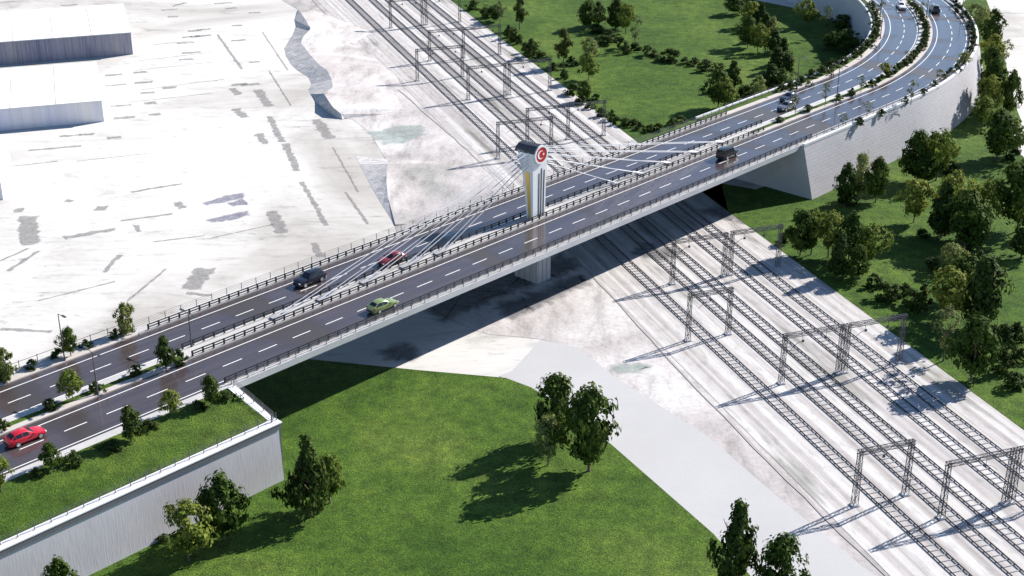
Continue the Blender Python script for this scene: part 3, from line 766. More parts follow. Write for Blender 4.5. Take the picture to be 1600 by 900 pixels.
def lattice(mb, p, q, w0, w1, n, bar, ax, ay):
    """a four-chord lattice from p to q; ax, ay: unit cross directions"""
    p = Vector(p); q = Vector(q); ax = Vector(ax); ay = Vector(ay)
    cor = ((-1, -1), (1, -1), (1, 1), (-1, 1))
    def c(f, k):
        w = (w0 + (w1 - w0) * f) / 2
        return p + (q - p) * f + ax * cor[k][0] * w + ay * cor[k][1] * w
    for k in range(4): mb.bar(c(0, k), c(1, k), bar)
    for i in range(n):
        f0, f1 = i / n, (i + 1) / n
        for k in range(4):
            k2 = (k + 1) % 4
            if i % 2: mb.bar(c(f0, k), c(f1, k2), bar * .6)
            else: mb.bar(c(f0, k2), c(f1, k), bar * .6)
        for k in range(4): mb.bar(c(f1, k), c(f1, (k + 1) % 4), bar * .6)
GH = 7.45
AX = Vector((math.cos(TT), math.sin(TT), 0)); AY = Vector((-math.sin(TT), math.cos(TT), 0))
def gantry(label, t, posts, tracks):
    org = Q(t, sum(posts) / len(posts), .07)
    g_ = thing('rail_gantry', label, 'rail gantry', org, 0, 'overhead line gantries across the railway')
    for a in posts:
        mb = MB(); lattice(mb, Q(t, a, .07), Q(t, a, GH), .60, .44, 8, .065, AX, AY)
        mb.box(Q(t, a, .12), (.9, .9, .24), TT, 1)
        mb.build('post', [M['steel'], M['conc']], g_)
    mb = MB(); lattice(mb, Q(t, posts[0] - .35, GH - .3), Q(t, posts[-1] + .35, GH - .3), .5, .5, int((posts[-1] - posts[0]) * 1.2), .062, AY, Vector((0, 0, 1)))
    mb.build('beam', M['steel'], g_)
    for i in tracks:
        c = tra(i, t)
        if not posts[0] < c < posts[-1]: continue
        a = min(posts, key=lambda v: abs(v - c)); d = 1 if c > a else -1
        e = c + d * .2; st = c - d * 1.5 if abs(c - a) > 2.2 else a + d * .3
        mb = MB(); pr = None
        for k in range(6):
            f = k / 5; p = Q(t, st + (e - st) * f, 5.0 + 1.0 * math.sin(f * math.pi / 2))
            if pr: mb.bar(pr, p, .05)
            pr = p
        mb.bar(Q(t, e, 6.0), Q(t, e, GH - .55), .05)
        mb.box(Q(t, e + d * .1, 6.0), (.34, .1, .34), TT)
        mb.build('cantilever_arm', M['steel'], g_)
GANTRIES = [
 ('single bay lattice gantry over the first track in the lower right', 116.5, (82.9, 89.7), (0, 1)),
 ('single bay lattice gantry over the first track just below the bridge shadow', 161.3, (83.4, 89.8), (0, 1)),
 ('single bay gantry over the two left tracks right behind the pylon', 245.0, (83.4, 94.4), (0, 1)),
 ('farther single bay gantry over the two left tracks beyond the pylon', 302.3, (83.5, 94.3), (0, 1)),
 ('left portal of the pair at the lower right edge of the picture', 111.0, (90.8, 99.45), (2, 3)),
 ('right portal of the pair at the lower right edge of the picture', 111.0, (100.3, 108.9), (3, 4)),
 ('left portal of the middle pair, right of the lawn tip', 145.5, (89.6, 98.4), (1, 2)),
 ('right portal of the middle pair, its outer post beside the lawn', 145.5, (99.3, 108.0), (3, 4)),
 ('left portal of the pair in front of the bridge shadow', 180.0, (89.8, 98.7), (1, 2)),
 ('right portal of the pair in front of the bridge shadow', 180.2, (99.9, 108.4), (3, 4)),
 ('three post gantry just beyond the bridge, right of the pylon', 251.5, (91.8, 100.5, 108.3), (2, 3, 4)),
 ('left portal of the next pair beyond the bridge', 284.4, (90.0, 98.5), (1, 2)),
 ('right portal of the next pair beyond the bridge', 285.0, (99.7, 109.3), (3, 4)),
 ('three post gantry second farthest up the railway', 317.8, (91.0, 99.5, 108.7), (1, 2, 4)),
 ('left portal of the farthest pair at the top edge', 352.2, (90.5, 99.05), (1, 2)),
 ('right portal of the farthest pair at the top edge', 352.4, (100.2, 109.4), (3, 4))]
for a in GANTRIES: gantry(*a)

# ------------------------------------------------------------------ sheds on the left
def shed(label, corner, back, ln, ht, m, depth=None, rib=True):
    c = Vector(corner); e = Vector(back) - c
    dp = depth or e.length; e.normalize(); d = Vector((-e.y, e.x, 0))
    t = thing('warehouse', label, 'warehouse', (c.x, c.y, 0))
    A, B, Cc, Dd = c, c + d * ln, c + d * ln + e * dp, c + e * dp
    mb = MB()
    for p, q in ((B, A), (A, Dd), (Dd, Cc), (Cc, B)):
        L = (q - p).length
        mb.face([p, q, q + Vector((0, 0, ht)), p + Vector((0, 0, ht))], 0, [(0, 0), (L, 0), (L, ht), (0, ht)])
    mb.build('wall', m, t)
    mb = MB(); o = .25
    q = [A + (-d - e) * o, A - d * o + e * (dp + o), B + d * o + e * (dp + o), B + (d - e) * o]
    mb.hexa([(p.x, p.y, ht) for p in q], [(p.x, p.y, ht + .18) for p in q])
    if rib:
        for k in range(1, int(ln / 9)):
            p = A + d * (k * 9.0); mb.bar((p.x, p.y, ht + .2), ((p + e * dp).x, (p + e * dp).y, ht + .2), .25, .12)
    mb.build('roof', M['shed_roof'], t)
    return t
shed('large flat white roofed warehouse with a dark blue striped wall at the top left', ((-92.44, 336.08, 0)), (-102.39, 367.00, 0), 75, 5.4, M['shed_dark'], 31)
shed('lower white roofed warehouse with a pale striped wall on the left', (-85.32, 282.45, 0), (-95.60, 315.26, 0), 75, 4.5, M['shed_light'], 31)
shed('white building cut by the left edge below the striped warehouses', (-91.31, 236.58, 0), (-96.08, 255.54, 0), 30, 4.4, M['cap'], None, False)

# ------------------------------------------------------------------ cars
def glass(): return M.setdefault('glass', mat('car_glass', (.012, .014, .02), .12, 0, .6))
M['tyre'] = mat('tyre', (.015, .015, .016), .8); M['rim'] = mat('rim', (.62, .63, .65), .3, .6)
M['head'] = mat('headlight', (.75, .78, .8), .15); M['tail'] = mat('taillight', (.35, .01, .012), .25)
M['trim'] = mat('car_trim', (.02, .02, .022), .5)
SHAPES = {
 # x along the car (front +), then half width, belt height, roof height (None = no cabin), roof half width
 'hatch': dict(L=4.5, prof=[(2.25, .62, .55, None, 0), (2.12, .80, .66, None, 0), (1.7, .87, .78, None, 0), (1.05, .90, .90, None, 0), (.95, .90, .92, .93, .74), (.15, .91, .95, 1.44, .62), (-.6, .91, .97, 1.50, .62), (-1.35, .90, .99, 1.43, .60), (-1.95, .87, 1.0, 1.05, .66), (-2.12, .84, .95, None, 0), (-2.25, .72, .60, None, 0)], wz=.33, wx=(1.42, -1.32)),
 'suv': dict(L=4.8, prof=[(2.4, .70, .68, None, 0), (2.28, .86, .84, None, 0), (1.8, .93, .98, None, 0), (1.05, .95, 1.06, None, 0), (.95, .95, 1.08, 1.09, .80), (.35, .96, 1.10, 1.66, .70), (-.6, .96, 1.11, 1.74, .70), (-1.7, .95, 1.13, 1.70, .68), (-2.2, .92, 1.13, 1.20, .74), (-2.32, .90, 1.05, None, 0), (-2.4, .80, .70, None, 0)], wz=.38, wx=(1.5, -1.42)),
 'box': dict(L=4.7, prof=[(2.3, .80, .80, None, 0), (2.22, .88, 1.0, None, 0), (1.5, .92, 1.08, None, 0), (1.05, .94, 1.12, None, 0), (.98, .94, 1.14, 1.15, .86), (.62, .94, 1.16, 1.86, .80), (-.6, .94, 1.17, 1.93, .80), (-1.9, .94, 1.17, 1.92, .80), (-2.18, .93, 1.17, 1.86, .80), (-2.24, .92, 1.1, None, 0), (-2.3, .86, .75, None, 0)], wz=.40, wx=(1.42, -1.35)),
 'sedan': dict(L=4.7, prof=[(2.35, .64, .56, None, 0), (2.2, .82, .68, None, 0), (1.7, .88, .80, None, 0), (.95, .91, .92, None, 0), (.85, .91, .93, .94, .76), (.1, .92, .95, 1.40, .62), (-.6, .92, .96, 1.44, .62), (-1.15, .91, .97, 1.36, .60), (-1.75, .89, .98, .99, .70), (-2.2, .84, .93, None, 0), (-2.35, .72, .60, None, 0)], wz=.33, wx=(1.42, -1.38)),
}
def make_car(label, cat, shape, paint, s, n, flip, lower=None):
    sh = SHAPES[shape]; pr = sh['prof']
    z0 = .24
    root = thing('car', label, cat, P(s, n, D + .008), heading(s) + (math.pi if flip else 0), 'cars on the bridge road')
    # loft: rows of points per station, left side then mirrored
    rows = []
    for x, w, zb, zr_, wr in pr:
        zt = zr_ if zr_ else zb
        half = [(x, w * .90, z0), (x, w, z0 + (zb - z0) * .42), (x, w * .985, z0 + (zb - z0) * .78), (x, w * .95, zb)]
        if zr_: half += [(x, wr, zt - .06), (x, wr * .82, zt), (x, 0, zt + .015)]
        else: half += [(x, w * .90, zb + .012), (x, w * .6, zb + .035), (x, 0, zb + .05)]
        rows.append(half)
    mb = MB()
    for side in (1, -1):
        R_ = [[(p[0], p[1] * side, p[2]) for p in r] for r in rows]
        for a, b in zip(R_, R_[1:]):
            for k in range(6):
                q = [a[k], b[k], b[k + 1], a[k + 1]]
                mb.face(q if side == -1 else q[::-1], 1 if (lower and k == 0) else 0)
        for r, fl in ((R_[0], True), (R_[-1], False)):
            c = [(r[0][0], 0, r[0][2])] + r
            mb.face(c if (side == 1) == fl else c[::-1], 0)
    me = mb.mesh('body', [paint, M['trim']], smooth=True)
    o = mobj('body', me, root)
    md = o.modifiers.new('edge', 'EDGE_SPLIT'); md.split_angle = R(38)
    # windows: quads lifted off the loft
    def pane(name, quad, mi=None):
        q = [Vector(p) for p in quad]; c = sum(q, Vector()) / len(q)
        nn_ = (q[1] - q[0]).cross(q[2] - q[0]).normalized()
        if nn_.dot(Vector((c.x * .3, c.y, c.z - .8))) < 0: nn_ = -nn_; q = q[::-1]
        q = [c + (p - c) * .90 + nn_ * .014 for p in q]
        mb = MB(); mb.face(q); mobj(name, mb.mesh(name, glass()), root)
    cab = [i for i, p in enumerate(pr) if p[3]]
    i0, i1 = cab[0], cab[-1]
    mid = lambda a, b, f: tuple(u + (v - u) * f for u, v in zip(a, b))
    def screen(a, b, f0, f1, push):
        """windscreen or rear window: follows the loft from side to side"""
        cols = [rows[0][4]] and [(k, sg) for sg, ks in ((1, (4, 5)), (0, (6,)), (-1, (5, 4))) for k in ks]
        lo = []; hi = []
        for k, sg in cols:
            p = mid(rows[a][k], rows[b][k], f0); q = mid(rows[a][k], rows[b][k], f1)
            y = lambda t: (t[1] * sg * .92) if sg else 0.0
            lo.append((p[0] + push, y(p), p[2] + .02)); hi.append((q[0] + push, y(q), q[2] + .02))
        mb = MB()
        for k in range(4): mb.face([lo[k], lo[k + 1], hi[k + 1], hi[k]])
        mobj('window', mb.mesh('window', glass()), root)
    screen(i0, i0 + 1, .10, .90, .015)
    if shape == 'box':
        x = pr[i1][0] - .03
        pane('window', [(x, .74, 1.22), (x, .70, 1.76), (x, -.70, 1.76), (x, -.74, 1.22)])
    else:
        screen(i1 - 1, i1, .12, .88, -.015)
    for side in (1, -1):
        f = lambda p: (p[0], p[1] * side, p[2])
        spans = [(i, i + 1) for i in cab[:-1]]
        for a, b in spans:
            if shape == 'hatch' and b == i1 or shape in ('sedan', 'suv') and b == i1:
                qd = [rows[a][3], mid(rows[a][3], rows[b][3], .6), rows[a][4]]
            elif a == i0:
                qd = [mid(rows[a][3], rows[b][3], .25), rows[b][3], rows[b][4], mid(rows[a][4], rows[b][4], .4)]
            else: qd = [rows[a][3], rows[b][3], rows[b][4], rows[a][4]]
            pane('window', [f(p) for p in qd])
        for wx in sh['wx']:
            y = side * (pr[4][1] - .10)
            mb = MB(); mb.tube((wx, y - side * .11, sh['wz']), (wx, y + side * .125, sh['wz']), sh['wz'], sh['wz'] * .97, 18)
            wobj = mobj('wheel', mb.mesh('wheel', M['tyre']), root)
            mb = MB(); mb.tube((wx, y + side * .05, sh['wz']), (wx, y + side * .14, sh['wz']), sh['wz'] * .70, sh['wz'] * .64, 14)
            mobj('rim', mb.mesh('rim', M['rim']), wobj)
        xf = pr[1][0]; xb = pr[-2][0]
        mb = MB(); mb.box((xf + .02, side * pr[1][1] * .80, pr[1][2] - .10), (.22, .30, .12)); mobj('headlight', mb.mesh('headlight', M['head']), root)
        mb = MB(); mb.box((xb - .02, side * pr[-2][1] * .84, pr[-2][2] - .12), (.16, .26, .16)); mobj('tail_light', mb.mesh('tail_light', M['tail']), root)
        mb = MB(); mb.box((pr[4][0] - .25, side * (pr[4][1] + .09), pr[4][2] + .08), (.16, .2, .13)); mobj('mirror', mb.mesh('mirror', paint), root)
    mb = MB(); mb.box((pr[-1][0] + .02, 0, .42), (.12, pr[-1][1] * 1.8, .16)); mb.box((pr[0][0] - .02, 0, .40), (.12, pr[0][1] * 1.8, .16))
    mobj('bumper', mb.mesh('bumper', M['trim']), root)
    return root
def paint(name, c, metal=0.0):
    m = mat(name, c, .28, metal); m.node_tree.nodes['Principled BSDF'].inputs['Coat Weight'].default_value = .6
    m.node_tree.nodes['Principled BSDF'].inputs['Coat Roughness'].default_value = .08
    return m
make_car('bright red hatchback on the left approach road', 'car', 'hatch', paint('paint_red', (.52, .012, .03)), 61.4, 133.3, False)
make_car('black sport utility car on the far carriageway at the left of the bridge', 'car', 'suv', paint('paint_black_blue', (.012, .014, .024)), 110.6, 143.9, True)
make_car('dark red car behind the stay cables beside the median', 'car', 'sedan', paint('paint_dark_red', (.20, .016, .022)), 123.4, 141.0, True, lower=True)
make_car('olive green hatchback on the near carriageway of the bridge', 'car', 'hatch', paint('paint_green', (.23, .30, .11), .2), 111.9, 130.1, False)
make_car('black boxy off road car near the right end of the bridge', 'car', 'box', paint('paint_black', (.012, .013, .016)), 194.6, 132.9, False)
make_car('dark blue car in the outer lane, one of two side by side before the bend', 'car', 'sedan', paint('paint_navy', (.03, .04, .065)), 231.0, 144.3, True)
make_car('grey car half hidden by a sapling, next to the median before the bend', 'car', 'sedan', paint('paint_grey', (.12, .13, .16)), 225.6, 141.3, True)
make_car('white car coming round the top of the bend', 'car', 'sedan', paint('paint_white', (.78, .78, .80)), 324.6, 141.2, True)
make_car('dark grey car driving away at the top of the bend', 'car', 'suv', paint('paint_charcoal', (.05, .055, .07)), 321.6, 133.7, False)

# ------------------------------------------------------------------ trees
def crown_mesh(kind, seed, m):
    rnd = random.Random(seed)
    v = []; f = []
    def leaf(c, nrm, s):
        up = Vector((rnd.gauss(0, 1), rnd.gauss(0, 1), rnd.gauss(0, 1)))
        a = nrm.cross(up)
        if a.length < 1e-3: return
        a.normalize(); b = nrm.cross(a)
        a *= s * rnd.uniform(.7, 1.2); b *= s * rnd.uniform(.5, .9)
        i = len(v)
        v.extend([tuple(c - a), tuple(c - b * .9 + nrm * s * .12), tuple(c + a), tuple(c + b * .9 + nrm * s * .12)])
        f.append((i, i + 1, i + 2, i + 3))
    # unit crown: radius 1 at its widest, height 2 (z -1..1)
    def env(z):
        if kind in 'BP': return math.sqrt(max(0, 1 - abs(z) ** 2.4)) * (1.0 - .12 * z)
        if kind == 'L': return math.sqrt(max(0, 1 - abs(z) ** 2.2)) * (1.0 + .05 * z)
        if kind == 'C': return max(.05, (1 - (z + 1) / 2) ** .62) * (1 if z > -.75 else (z + 1.02) / .27)
        if kind == 'A': return max(.05, (1 - (z + 1) / 2) ** .45 * .95) * (.75 + .25 * math.sin(z * 14))
        if kind == 'S': return math.sqrt(max(0, 1 - ((z + .25) / 1.25) ** 2))
        if kind == 'K': return math.sqrt(max(0, 1 - abs(z) ** 3)) * .95
        return math.sqrt(max(0, 1 - abs(z) ** 2)) * .9
    ncl, nl, cr, ls = dict(B=(80, 30, .30, .105), L=(70, 30, .28, .10), C=(85, 28, .25, .10), P=(80, 30, .25, .082), A=(60, 30, .26, .10),
                           S=(26, 26, .36, .16), K=(70, 28, .26, .10), T=(26, 17, .27, .085))[kind]
    lumps = [(rnd.uniform(0, 6.28), rnd.uniform(-.8, .8), rnd.uniform(.2, .5)) for _ in range(7)]
    for _ in range(ncl):
        z = rnd.uniform(-.95, .98); th = rnd.uniform(0, 2 * math.pi)
        e = env(z)
        bumpy = 1 + sum(h * math.exp(-((math.cos(th - a0) - 1) ** 2 * 3 + (z - z0) ** 2 * 9)) for a0, z0, h in lumps) - .30
        rr = e * bumpy * (rnd.random() ** .38)
        c = Vector((math.cos(th) * rr, math.sin(th) * rr, z))
        out = Vector((c.x, c.y, c.z * .7 + .25))
        r = cr * rnd.uniform(.65, 1.25)
        for _ in range(nl):
            d = Vector((rnd.gauss(0, 1), rnd.gauss(0, 1), rnd.gauss(0, .8)))
            d.normalize()
            p = c + d * r * rnd.random() ** .45
            nrm = (d * .8 + out * 1.0 + Vector((rnd.gauss(0, .35), rnd.gauss(0, .35), rnd.gauss(0, .35) + .15))).normalized()
            leaf(p, nrm, ls * rnd.uniform(.65, 1.3))
    me = bpy.data.meshes.new('crown_' + kind)
    me.from_pydata(v, [], f); me.materials.append(m); me.update()
    return me
def trunk_mesh(kind, seed):
    """unit trunk: z from 0 (ground) to 1 (inside the crown), limbs spreading up"""
    rnd = random.Random(seed); mb = MB()
    p = Vector((0, 0, 0)); r = .030
    mb.tube(p, (0, 0, .02), .03, .021, 8, caps=False)
    pts = [Vector((0, 0, 0))]
    for k in range(1, 6): pts.append(Vector((rnd.uniform(-.02, .02) * k, rnd.uniform(-.02, .02) * k, k * .17)))
    for k in range(5): mb.tube(pts[k], pts[k + 1], .021 - k * .003, .021 - (k + 1) * .003, 7, caps=False)
    for k in range(6):
        b = pts[2 + k % 3]; a = rnd.uniform(0, 6.28); L = rnd.uniform(.07, .15)
        e = b + Vector((math.cos(a) * L, math.sin(a) * L, rnd.uniform(.12, .3)))
        mb.tube(b, e, .009, .003, 5, caps=False)
    return mb.mesh('trunk', M['bark'], smooth=True)
PROTO = {}
NV = dict(B=6, L=5, C=4, P=4, A=2, S=5, K=2, T=4)
CB = dict(B=.19, L=.24, C=.13, P=.20, A=.27, S=0.02, K=.05, T=.32)     # where the crown begins
for k in 'BLCPASKT':
    PROTO[k] = [(crown_mesh(k, 11 * i + ord(k), LEAF[k]), None if k == 'S' else trunk_mesh(k, 7 * i + ord(k))) for i in range(NV[k])]
rnd = random.Random(3)
for k, x, y, z, h, w, grp, lab in [
 ('C', -22.8, 134.98, 0.08, 10.32, 4.92, 'trees on the front lawn', 'tall dark pointed tree on the front lawn near the corner of the ribbed wall'),
 ('L', -21.02, 137.88, 0.08, 6.35, 3.02, 'trees on the front lawn', 'small pale green round tree leaning against the dark pointed tree near the wall corner'),
 ('L', -34.95, 126.58, 0.08, 7.3, 4.78, 'trees on the front lawn', 'round light green tree in front of the ribbed wall, trunk visible'),
 ('B', -31.97, 130.68, 0.08, 7.97, 5.01, 'trees on the front lawn', 'taller dark green tree right beside the ribbed wall'),
 ('B', -45.43, 116.73, 0.08, 6.86, 3.23, 'trees on the front lawn', 'dark tree top poking up at the bottom edge below the ribbed wall'),
 ('P', 4.34, 146.14, 0.08, 6.56, 3.59, 'trees on the front lawn', 'pale green tree, front left of the three trees on the front lawn'),
 ('B', 5.26, 151.73, 0.08, 9.25, 5.3, 'trees on the front lawn', 'bushy tree at the back of the three trees on the front lawn'),
 ('B', 9.23, 144.83, 0.08, 10.97, 6.21, 'trees on the front lawn', 'largest dark leafy tree, right of the three by the grey service road'),
 ('C', 23.26, 121.01, 0.08, 10.85, 5.27, 'trees on the front lawn', 'tall dark conical tree at the lawn tip beside the grey service road'),
 ('B', 27.51, 119.6, 0.08, 7.77, 4.98, 'trees on the front lawn', 'round dark tree at the bottom edge right of the conical tree'),
 ('S', -38.58, 130.05, 0.08, 0.89, 1.62, 'trees on the front lawn', 'low dark shrub at the foot of the ribbed wall left of the round tree'),
 ('B', 59.03, 233.18, 0.08, 7.82, 3.74, 'trees right of the railway', 'dark tree closest to the corner of the right abutment wall'),
 ('P', 62.35, 236.37, 0.08, 8.7, 4.27, 'trees right of the railway', 'light tree behind the dark one by the right abutment wall'),
 ('B', 64.92, 235.09, 0.08, 8.09, 4.26, 'trees right of the railway', 'dark round tree third from the abutment corner along the white wall'),
 ('S', 59.48, 233.7, 0.08, 2.42, 3.03, 'trees right of the railway', 'low bush under the dark tree by the abutment corner'),
 ('L', 69.11, 225.23, 0.08, 7.52, 5.28, 'trees right of the railway', 'light topped tree with a bare pale trunk in the middle of the right lawn'),
 ('C', 71.92, 218.29, 0.08, 9.52, 5.61, 'trees right of the railway', 'dark tree behind the bare trunked tree on the right lawn'),
 ('L', 73.47, 219.99, 0.08, 10.97, 6.34, 'trees right of the railway', 'bright yellow green crowned tree, tallest of the right lawn cluster'),
 ('B', 74.7, 214.96, 0.08, 9.63, 6.23, 'trees right of the railway', 'dark shaded tree at the front of the right lawn cluster'),
 ('L', 78.92, 219.42, 0.08, 9.66, 4.32, 'trees right of the railway', 'slim bright tree at the right end of the right lawn cluster'),
 ('B', 75.22, 212.78, 0.08, 7.98, 5.53, 'trees right of the railway', 'leafy tree with bright low branches at the foot of the right lawn cluster'),
 ('S', 68.62, 217.99, 0.08, 1.72, 2.23, 'trees right of the railway', 'small bush left of the shaded trees on the right lawn'),
 ('B', 85.52, 221.14, 0.08, 12.31, 7.38, 'trees right of the railway', 'big dark tree cut by the right edge, level with the right lawn cluster'),
 ('C', 82.75, 210.11, 0.08, 7.17, 4.42, 'trees right of the railway', 'dark pointed tree at the right edge in front of the big dark tree'),
 ('B', 74.54, 245.7, 0.08, 9.64, 5.2, 'trees right of the railway', 'left tree of the pair standing against the curved wall'),
 ('L', 78.77, 246.39, 0.08, 9.78, 5.98, 'trees right of the railway', 'light crowned right tree of the pair standing against the curved wall'),
 ('B', 76.38, 245.01, 0.08, 6.45, 5.69, 'trees right of the railway', 'dark tree between and in front of the pair against the curved wall'),
 ('S', 82.88, 250.38, 0.08, 2.37, 3.28, 'trees right of the railway', 'bush just right of the pair of trees against the curved wall'),
 ('P', 117.88, 353.86, 0.08, 8.36, 5.93, 'trees right of the railway', 'pale grey green tree nearest the top beside the outside of the curve'),
 ('B', 117.1, 337.57, 0.08, 10.16, 5.36, 'trees right of the railway', 'dark round tree beside the curve below the pale grey green tree'),
 ('L', 111.92, 320.37, 0.08, 8.46, 5.43, 'trees right of the railway', 'light green tree halfway up the outside of the curved wall'),
 ('B', 106.94, 305.67, 0.08, 9.55, 5.5, 'trees right of the railway', 'dark shaded tree on the outside of the curved wall under the light green one'),
 ('T', 115.82, 323.68, 0.08, 6.78, 4.2, 'trees right of the railway', 'thin pale tree on the edge of the pale dirt outside the curve'),
 ('B', 102.6, 290.27, 0.08, 10.77, 5.84, 'trees right of the railway', 'large dark tree by the end of the visible curved wall'),
 ('L', 99.97, 284.84, 0.08, 8.79, 5.16, 'trees right of the railway', 'light green tree in front of the large dark tree by the curved wall'),
 ('B', 104.84, 285.73, 0.08, 9.73, 4.04, 'trees right of the railway', 'dark round tree on a thin trunk at the dirt edge outside the curve'),
 ('L', 96.91, 277.88, 0.08, 6.55, 4.76, 'trees right of the railway', 'yellow green bushy tree at the foot of the curved wall'),
 ('B', 93.56, 257.91, 0.08, 9.62, 6.83, 'trees right of the railway', 'wide dark tree at the right lawn corner beside the pale dirt'),
 ('L', 96.26, 260.17, 0.08, 7.23, 4.78, 'trees right of the railway', 'light green tree overlapping the wide dark tree at the lawn corner'),
 ('S', 97.39, 258.28, 0.08, 2.39, 3.16, 'trees right of the railway', 'dark bush at the dirt edge at the far right of the right lawn'),
 ('B', 46.88, 210.64, 0.08, 7.82, 4.89, 'trees right of the railway', 'round tree at the left end of the trackside clump on the right lawn'),
 ('L', 48.75, 211.17, 0.08, 7.83, 3.42, 'trees right of the railway', 'light crowned tree second from the left in the trackside clump'),
 ('L', 51.35, 210.11, 0.08, 7.81, 4.26, 'trees right of the railway', 'yellow topped tree in the middle of the trackside clump'),
 ('B', 54.45, 209.06, 0.08, 7.99, 4.47, 'trees right of the railway', 'dark leafed tree at the back of the trackside clump'),
 ('L', 56.86, 206.47, 0.08, 7.19, 4.65, 'trees right of the railway', 'yellowish wide tree at the right end of the trackside clump'),
 ('C', 51.19, 201.93, 0.08, 7.29, 3.72, 'trees right of the railway', 'dark tree with a thin bare trunk at the front of the trackside clump'),
 ('B', 53.88, 200.95, 0.08, 5.63, 3.51, 'trees right of the railway', 'low leafy tree in front of the right end of the trackside clump'),
 ('S', 45.97, 216.04, 0.08, 2.46, 2.81, 'trees right of the railway', 'bush beside the gantry post at the left end of the trackside clump'),
 ('L', 63.89, 186.64, 0.08, 8.09, 5.52, 'trees right of the railway', 'light topped tree left of the large dark tree below the right lawn cluster'),
 ('C', 67.75, 183.22, 0.08, 11.24, 7.44, 'trees right of the railway', 'large dark pointed tree in the lower right of the right lawn'),
 ('B', 68.39, 193.35, 0.08, 7.29, 4.69, 'trees right of the railway', 'dark tree behind the large dark pointed tree'),
 ('P', 69.29, 204.43, 0.08, 4.86, 3.62, 'trees right of the railway', 'small pale tree in the open grass above the large dark pointed tree'),
 ('S', 66.46, 204.09, 0.08, 2.31, 3.16, 'trees right of the railway', 'bush just left of the small pale tree on the right lawn'),
 ('T', 59.86, 173.55, 0.08, 8.1, 5.02, 'trees right of the railway', 'open crowned tree with a thin pale trunk near the trackside gantry'),
 ('B', 62.0, 167.92, 0.08, 9.38, 5.83, 'trees right of the railway', 'big leafy tree beside the open crowned tree near the rails'),
 ('S', 74.52, 211.81, 0.08, 1.3, 1.76, 'trees right of the railway', 'tiny bush left of two on the open right lawn'),
 ('S', 75.73, 209.24, 0.08, 1.48, 1.96, 'trees right of the railway', 'tiny bush right of two on the open right lawn'),
 ('S', 56.05, 198.64, 0.08, 2.05, 2.86, 'shrubs along the right lawn', 'dark shrub on the right lawn, first from the left in the row above the rails'),
 ('S', 56.32, 194.4, 0.08, 2.67, 2.81, 'shrubs along the right lawn', 'dark shrub on the right lawn, second from the left in the row above the rails'),
 ('S', 57.74, 193.02, 0.08, 2.66, 2.8, 'shrubs along the right lawn', 'dark shrub on the right lawn, third from the left in the row above the rails'),
 ('S', 60.11, 195.49, 0.08, 1.88, 2.03, 'shrubs along the right lawn', 'dark shrub on the right lawn, fourth from the left in the row above the rails'),
 ('S', 60.04, 192.18, 0.08, 2.39, 3.0, 'shrubs along the right lawn', 'dark shrub on the right lawn, fifth from the left in the row above the rails'),
 ('S', 61.22, 190.08, 0.08, 4.02, 3.37, 'shrubs along the right lawn', 'dark shrub on the right lawn, sixth from the left in the row above the rails'),
 ('S', 69.04, 180.81, 0.08, 1.97, 2.51, 'shrubs along the right lawn', 'dark shrub at the lower right lawn edge, first in the scatter from left to right'),
 ('S', 66.69, 170.45, 0.08, 3.49, 2.95, 'shrubs along the right lawn', 'dark shrub at the lower right lawn edge, second in the scatter from left to right'),
 ('S', 70.4, 180.46, 0.08, 2.36, 2.71, 'shrubs along the right lawn', 'dark shrub at the lower right lawn edge, third in the scatter from left to right'),
 ('S', 69.62, 175.2, 0.08, 2.35, 2.46, 'shrubs along the right lawn', 'dark shrub at the lower right lawn edge, fourth in the scatter from left to right'),
 ('S', 67.1, 165.77, 0.08, 2.27, 3.08, 'shrubs along the right lawn', 'dark shrub at the lower right lawn edge, fifth in the scatter from left to right'),
 ('S', 72.26, 180.53, 0.08, 2.53, 2.91, 'shrubs along the right lawn', 'dark shrub at the lower right lawn edge, sixth in the scatter from left to right'),
 ('S', 70.58, 173.2, 0.08, 2.07, 2.26, 'shrubs along the right lawn', 'dark shrub at the lower right lawn edge, seventh in the scatter from left to right'),
 ('T', -3.2, 365.98, 0.08, 6.18, 3.77, 'trees on the inner lawn', 'thin bare tree beside the far gantry on the inner lawn'),
 ('A', 1.99, 359.83, 0.08, 8.79, 4.05, 'trees on the inner lawn', 'tall dark pine behind the thin bare tree on the inner lawn'),
 ('A', 12.12, 324.8, 0.08, 8.84, 5.22, 'trees on the inner lawn', 'tall dark pine with a long trunk near the middle gantries'),
 ('S', 14.13, 325.88, 0.08, 2.17, 2.76, 'trees on the inner lawn', 'bush just right of the tall dark pine near the middle gantries'),
 ('P', 18.71, 329.34, 0.08, 5.83, 4.04, 'trees on the inner lawn', 'pale crowned tree behind the round one on the inner lawn'),
 ('L', 17.44, 312.87, 0.08, 6.32, 4.75, 'trees on the inner lawn', 'round tree with a yellow side and dark side on the inner lawn'),
 ('B', 19.68, 361.86, 0.08, 7.08, 5.78, 'trees on the inner lawn', 'dark tree at the top of the inner lawn, left one of the upper group'),
 ('C', 22.75, 365.98, 0.08, 5.85, 4.81, 'trees on the inner lawn', 'dark tree second in the upper group on the inner lawn'),
 ('C', 26.93, 360.5, 0.08, 8.01, 6.1, 'trees on the inner lawn', 'dark pine shaped tree at the top of the inner lawn, centre of the upper group'),
 ('L', 29.3, 356.49, 0.08, 7.63, 4.36, 'trees on the inner lawn', 'lighter tree at the right of the upper group on the inner lawn'),
 ('T', 30.54, 341.21, 0.08, 8.28, 4.19, 'trees on the inner lawn', 'slender airy tree with a long bare trunk on the inner lawn'),
 ('B', 44.41, 292.12, 0.08, 7.88, 5.06, 'trees on the inner lawn', 'yellow green topped tree above the far bridge railing'),
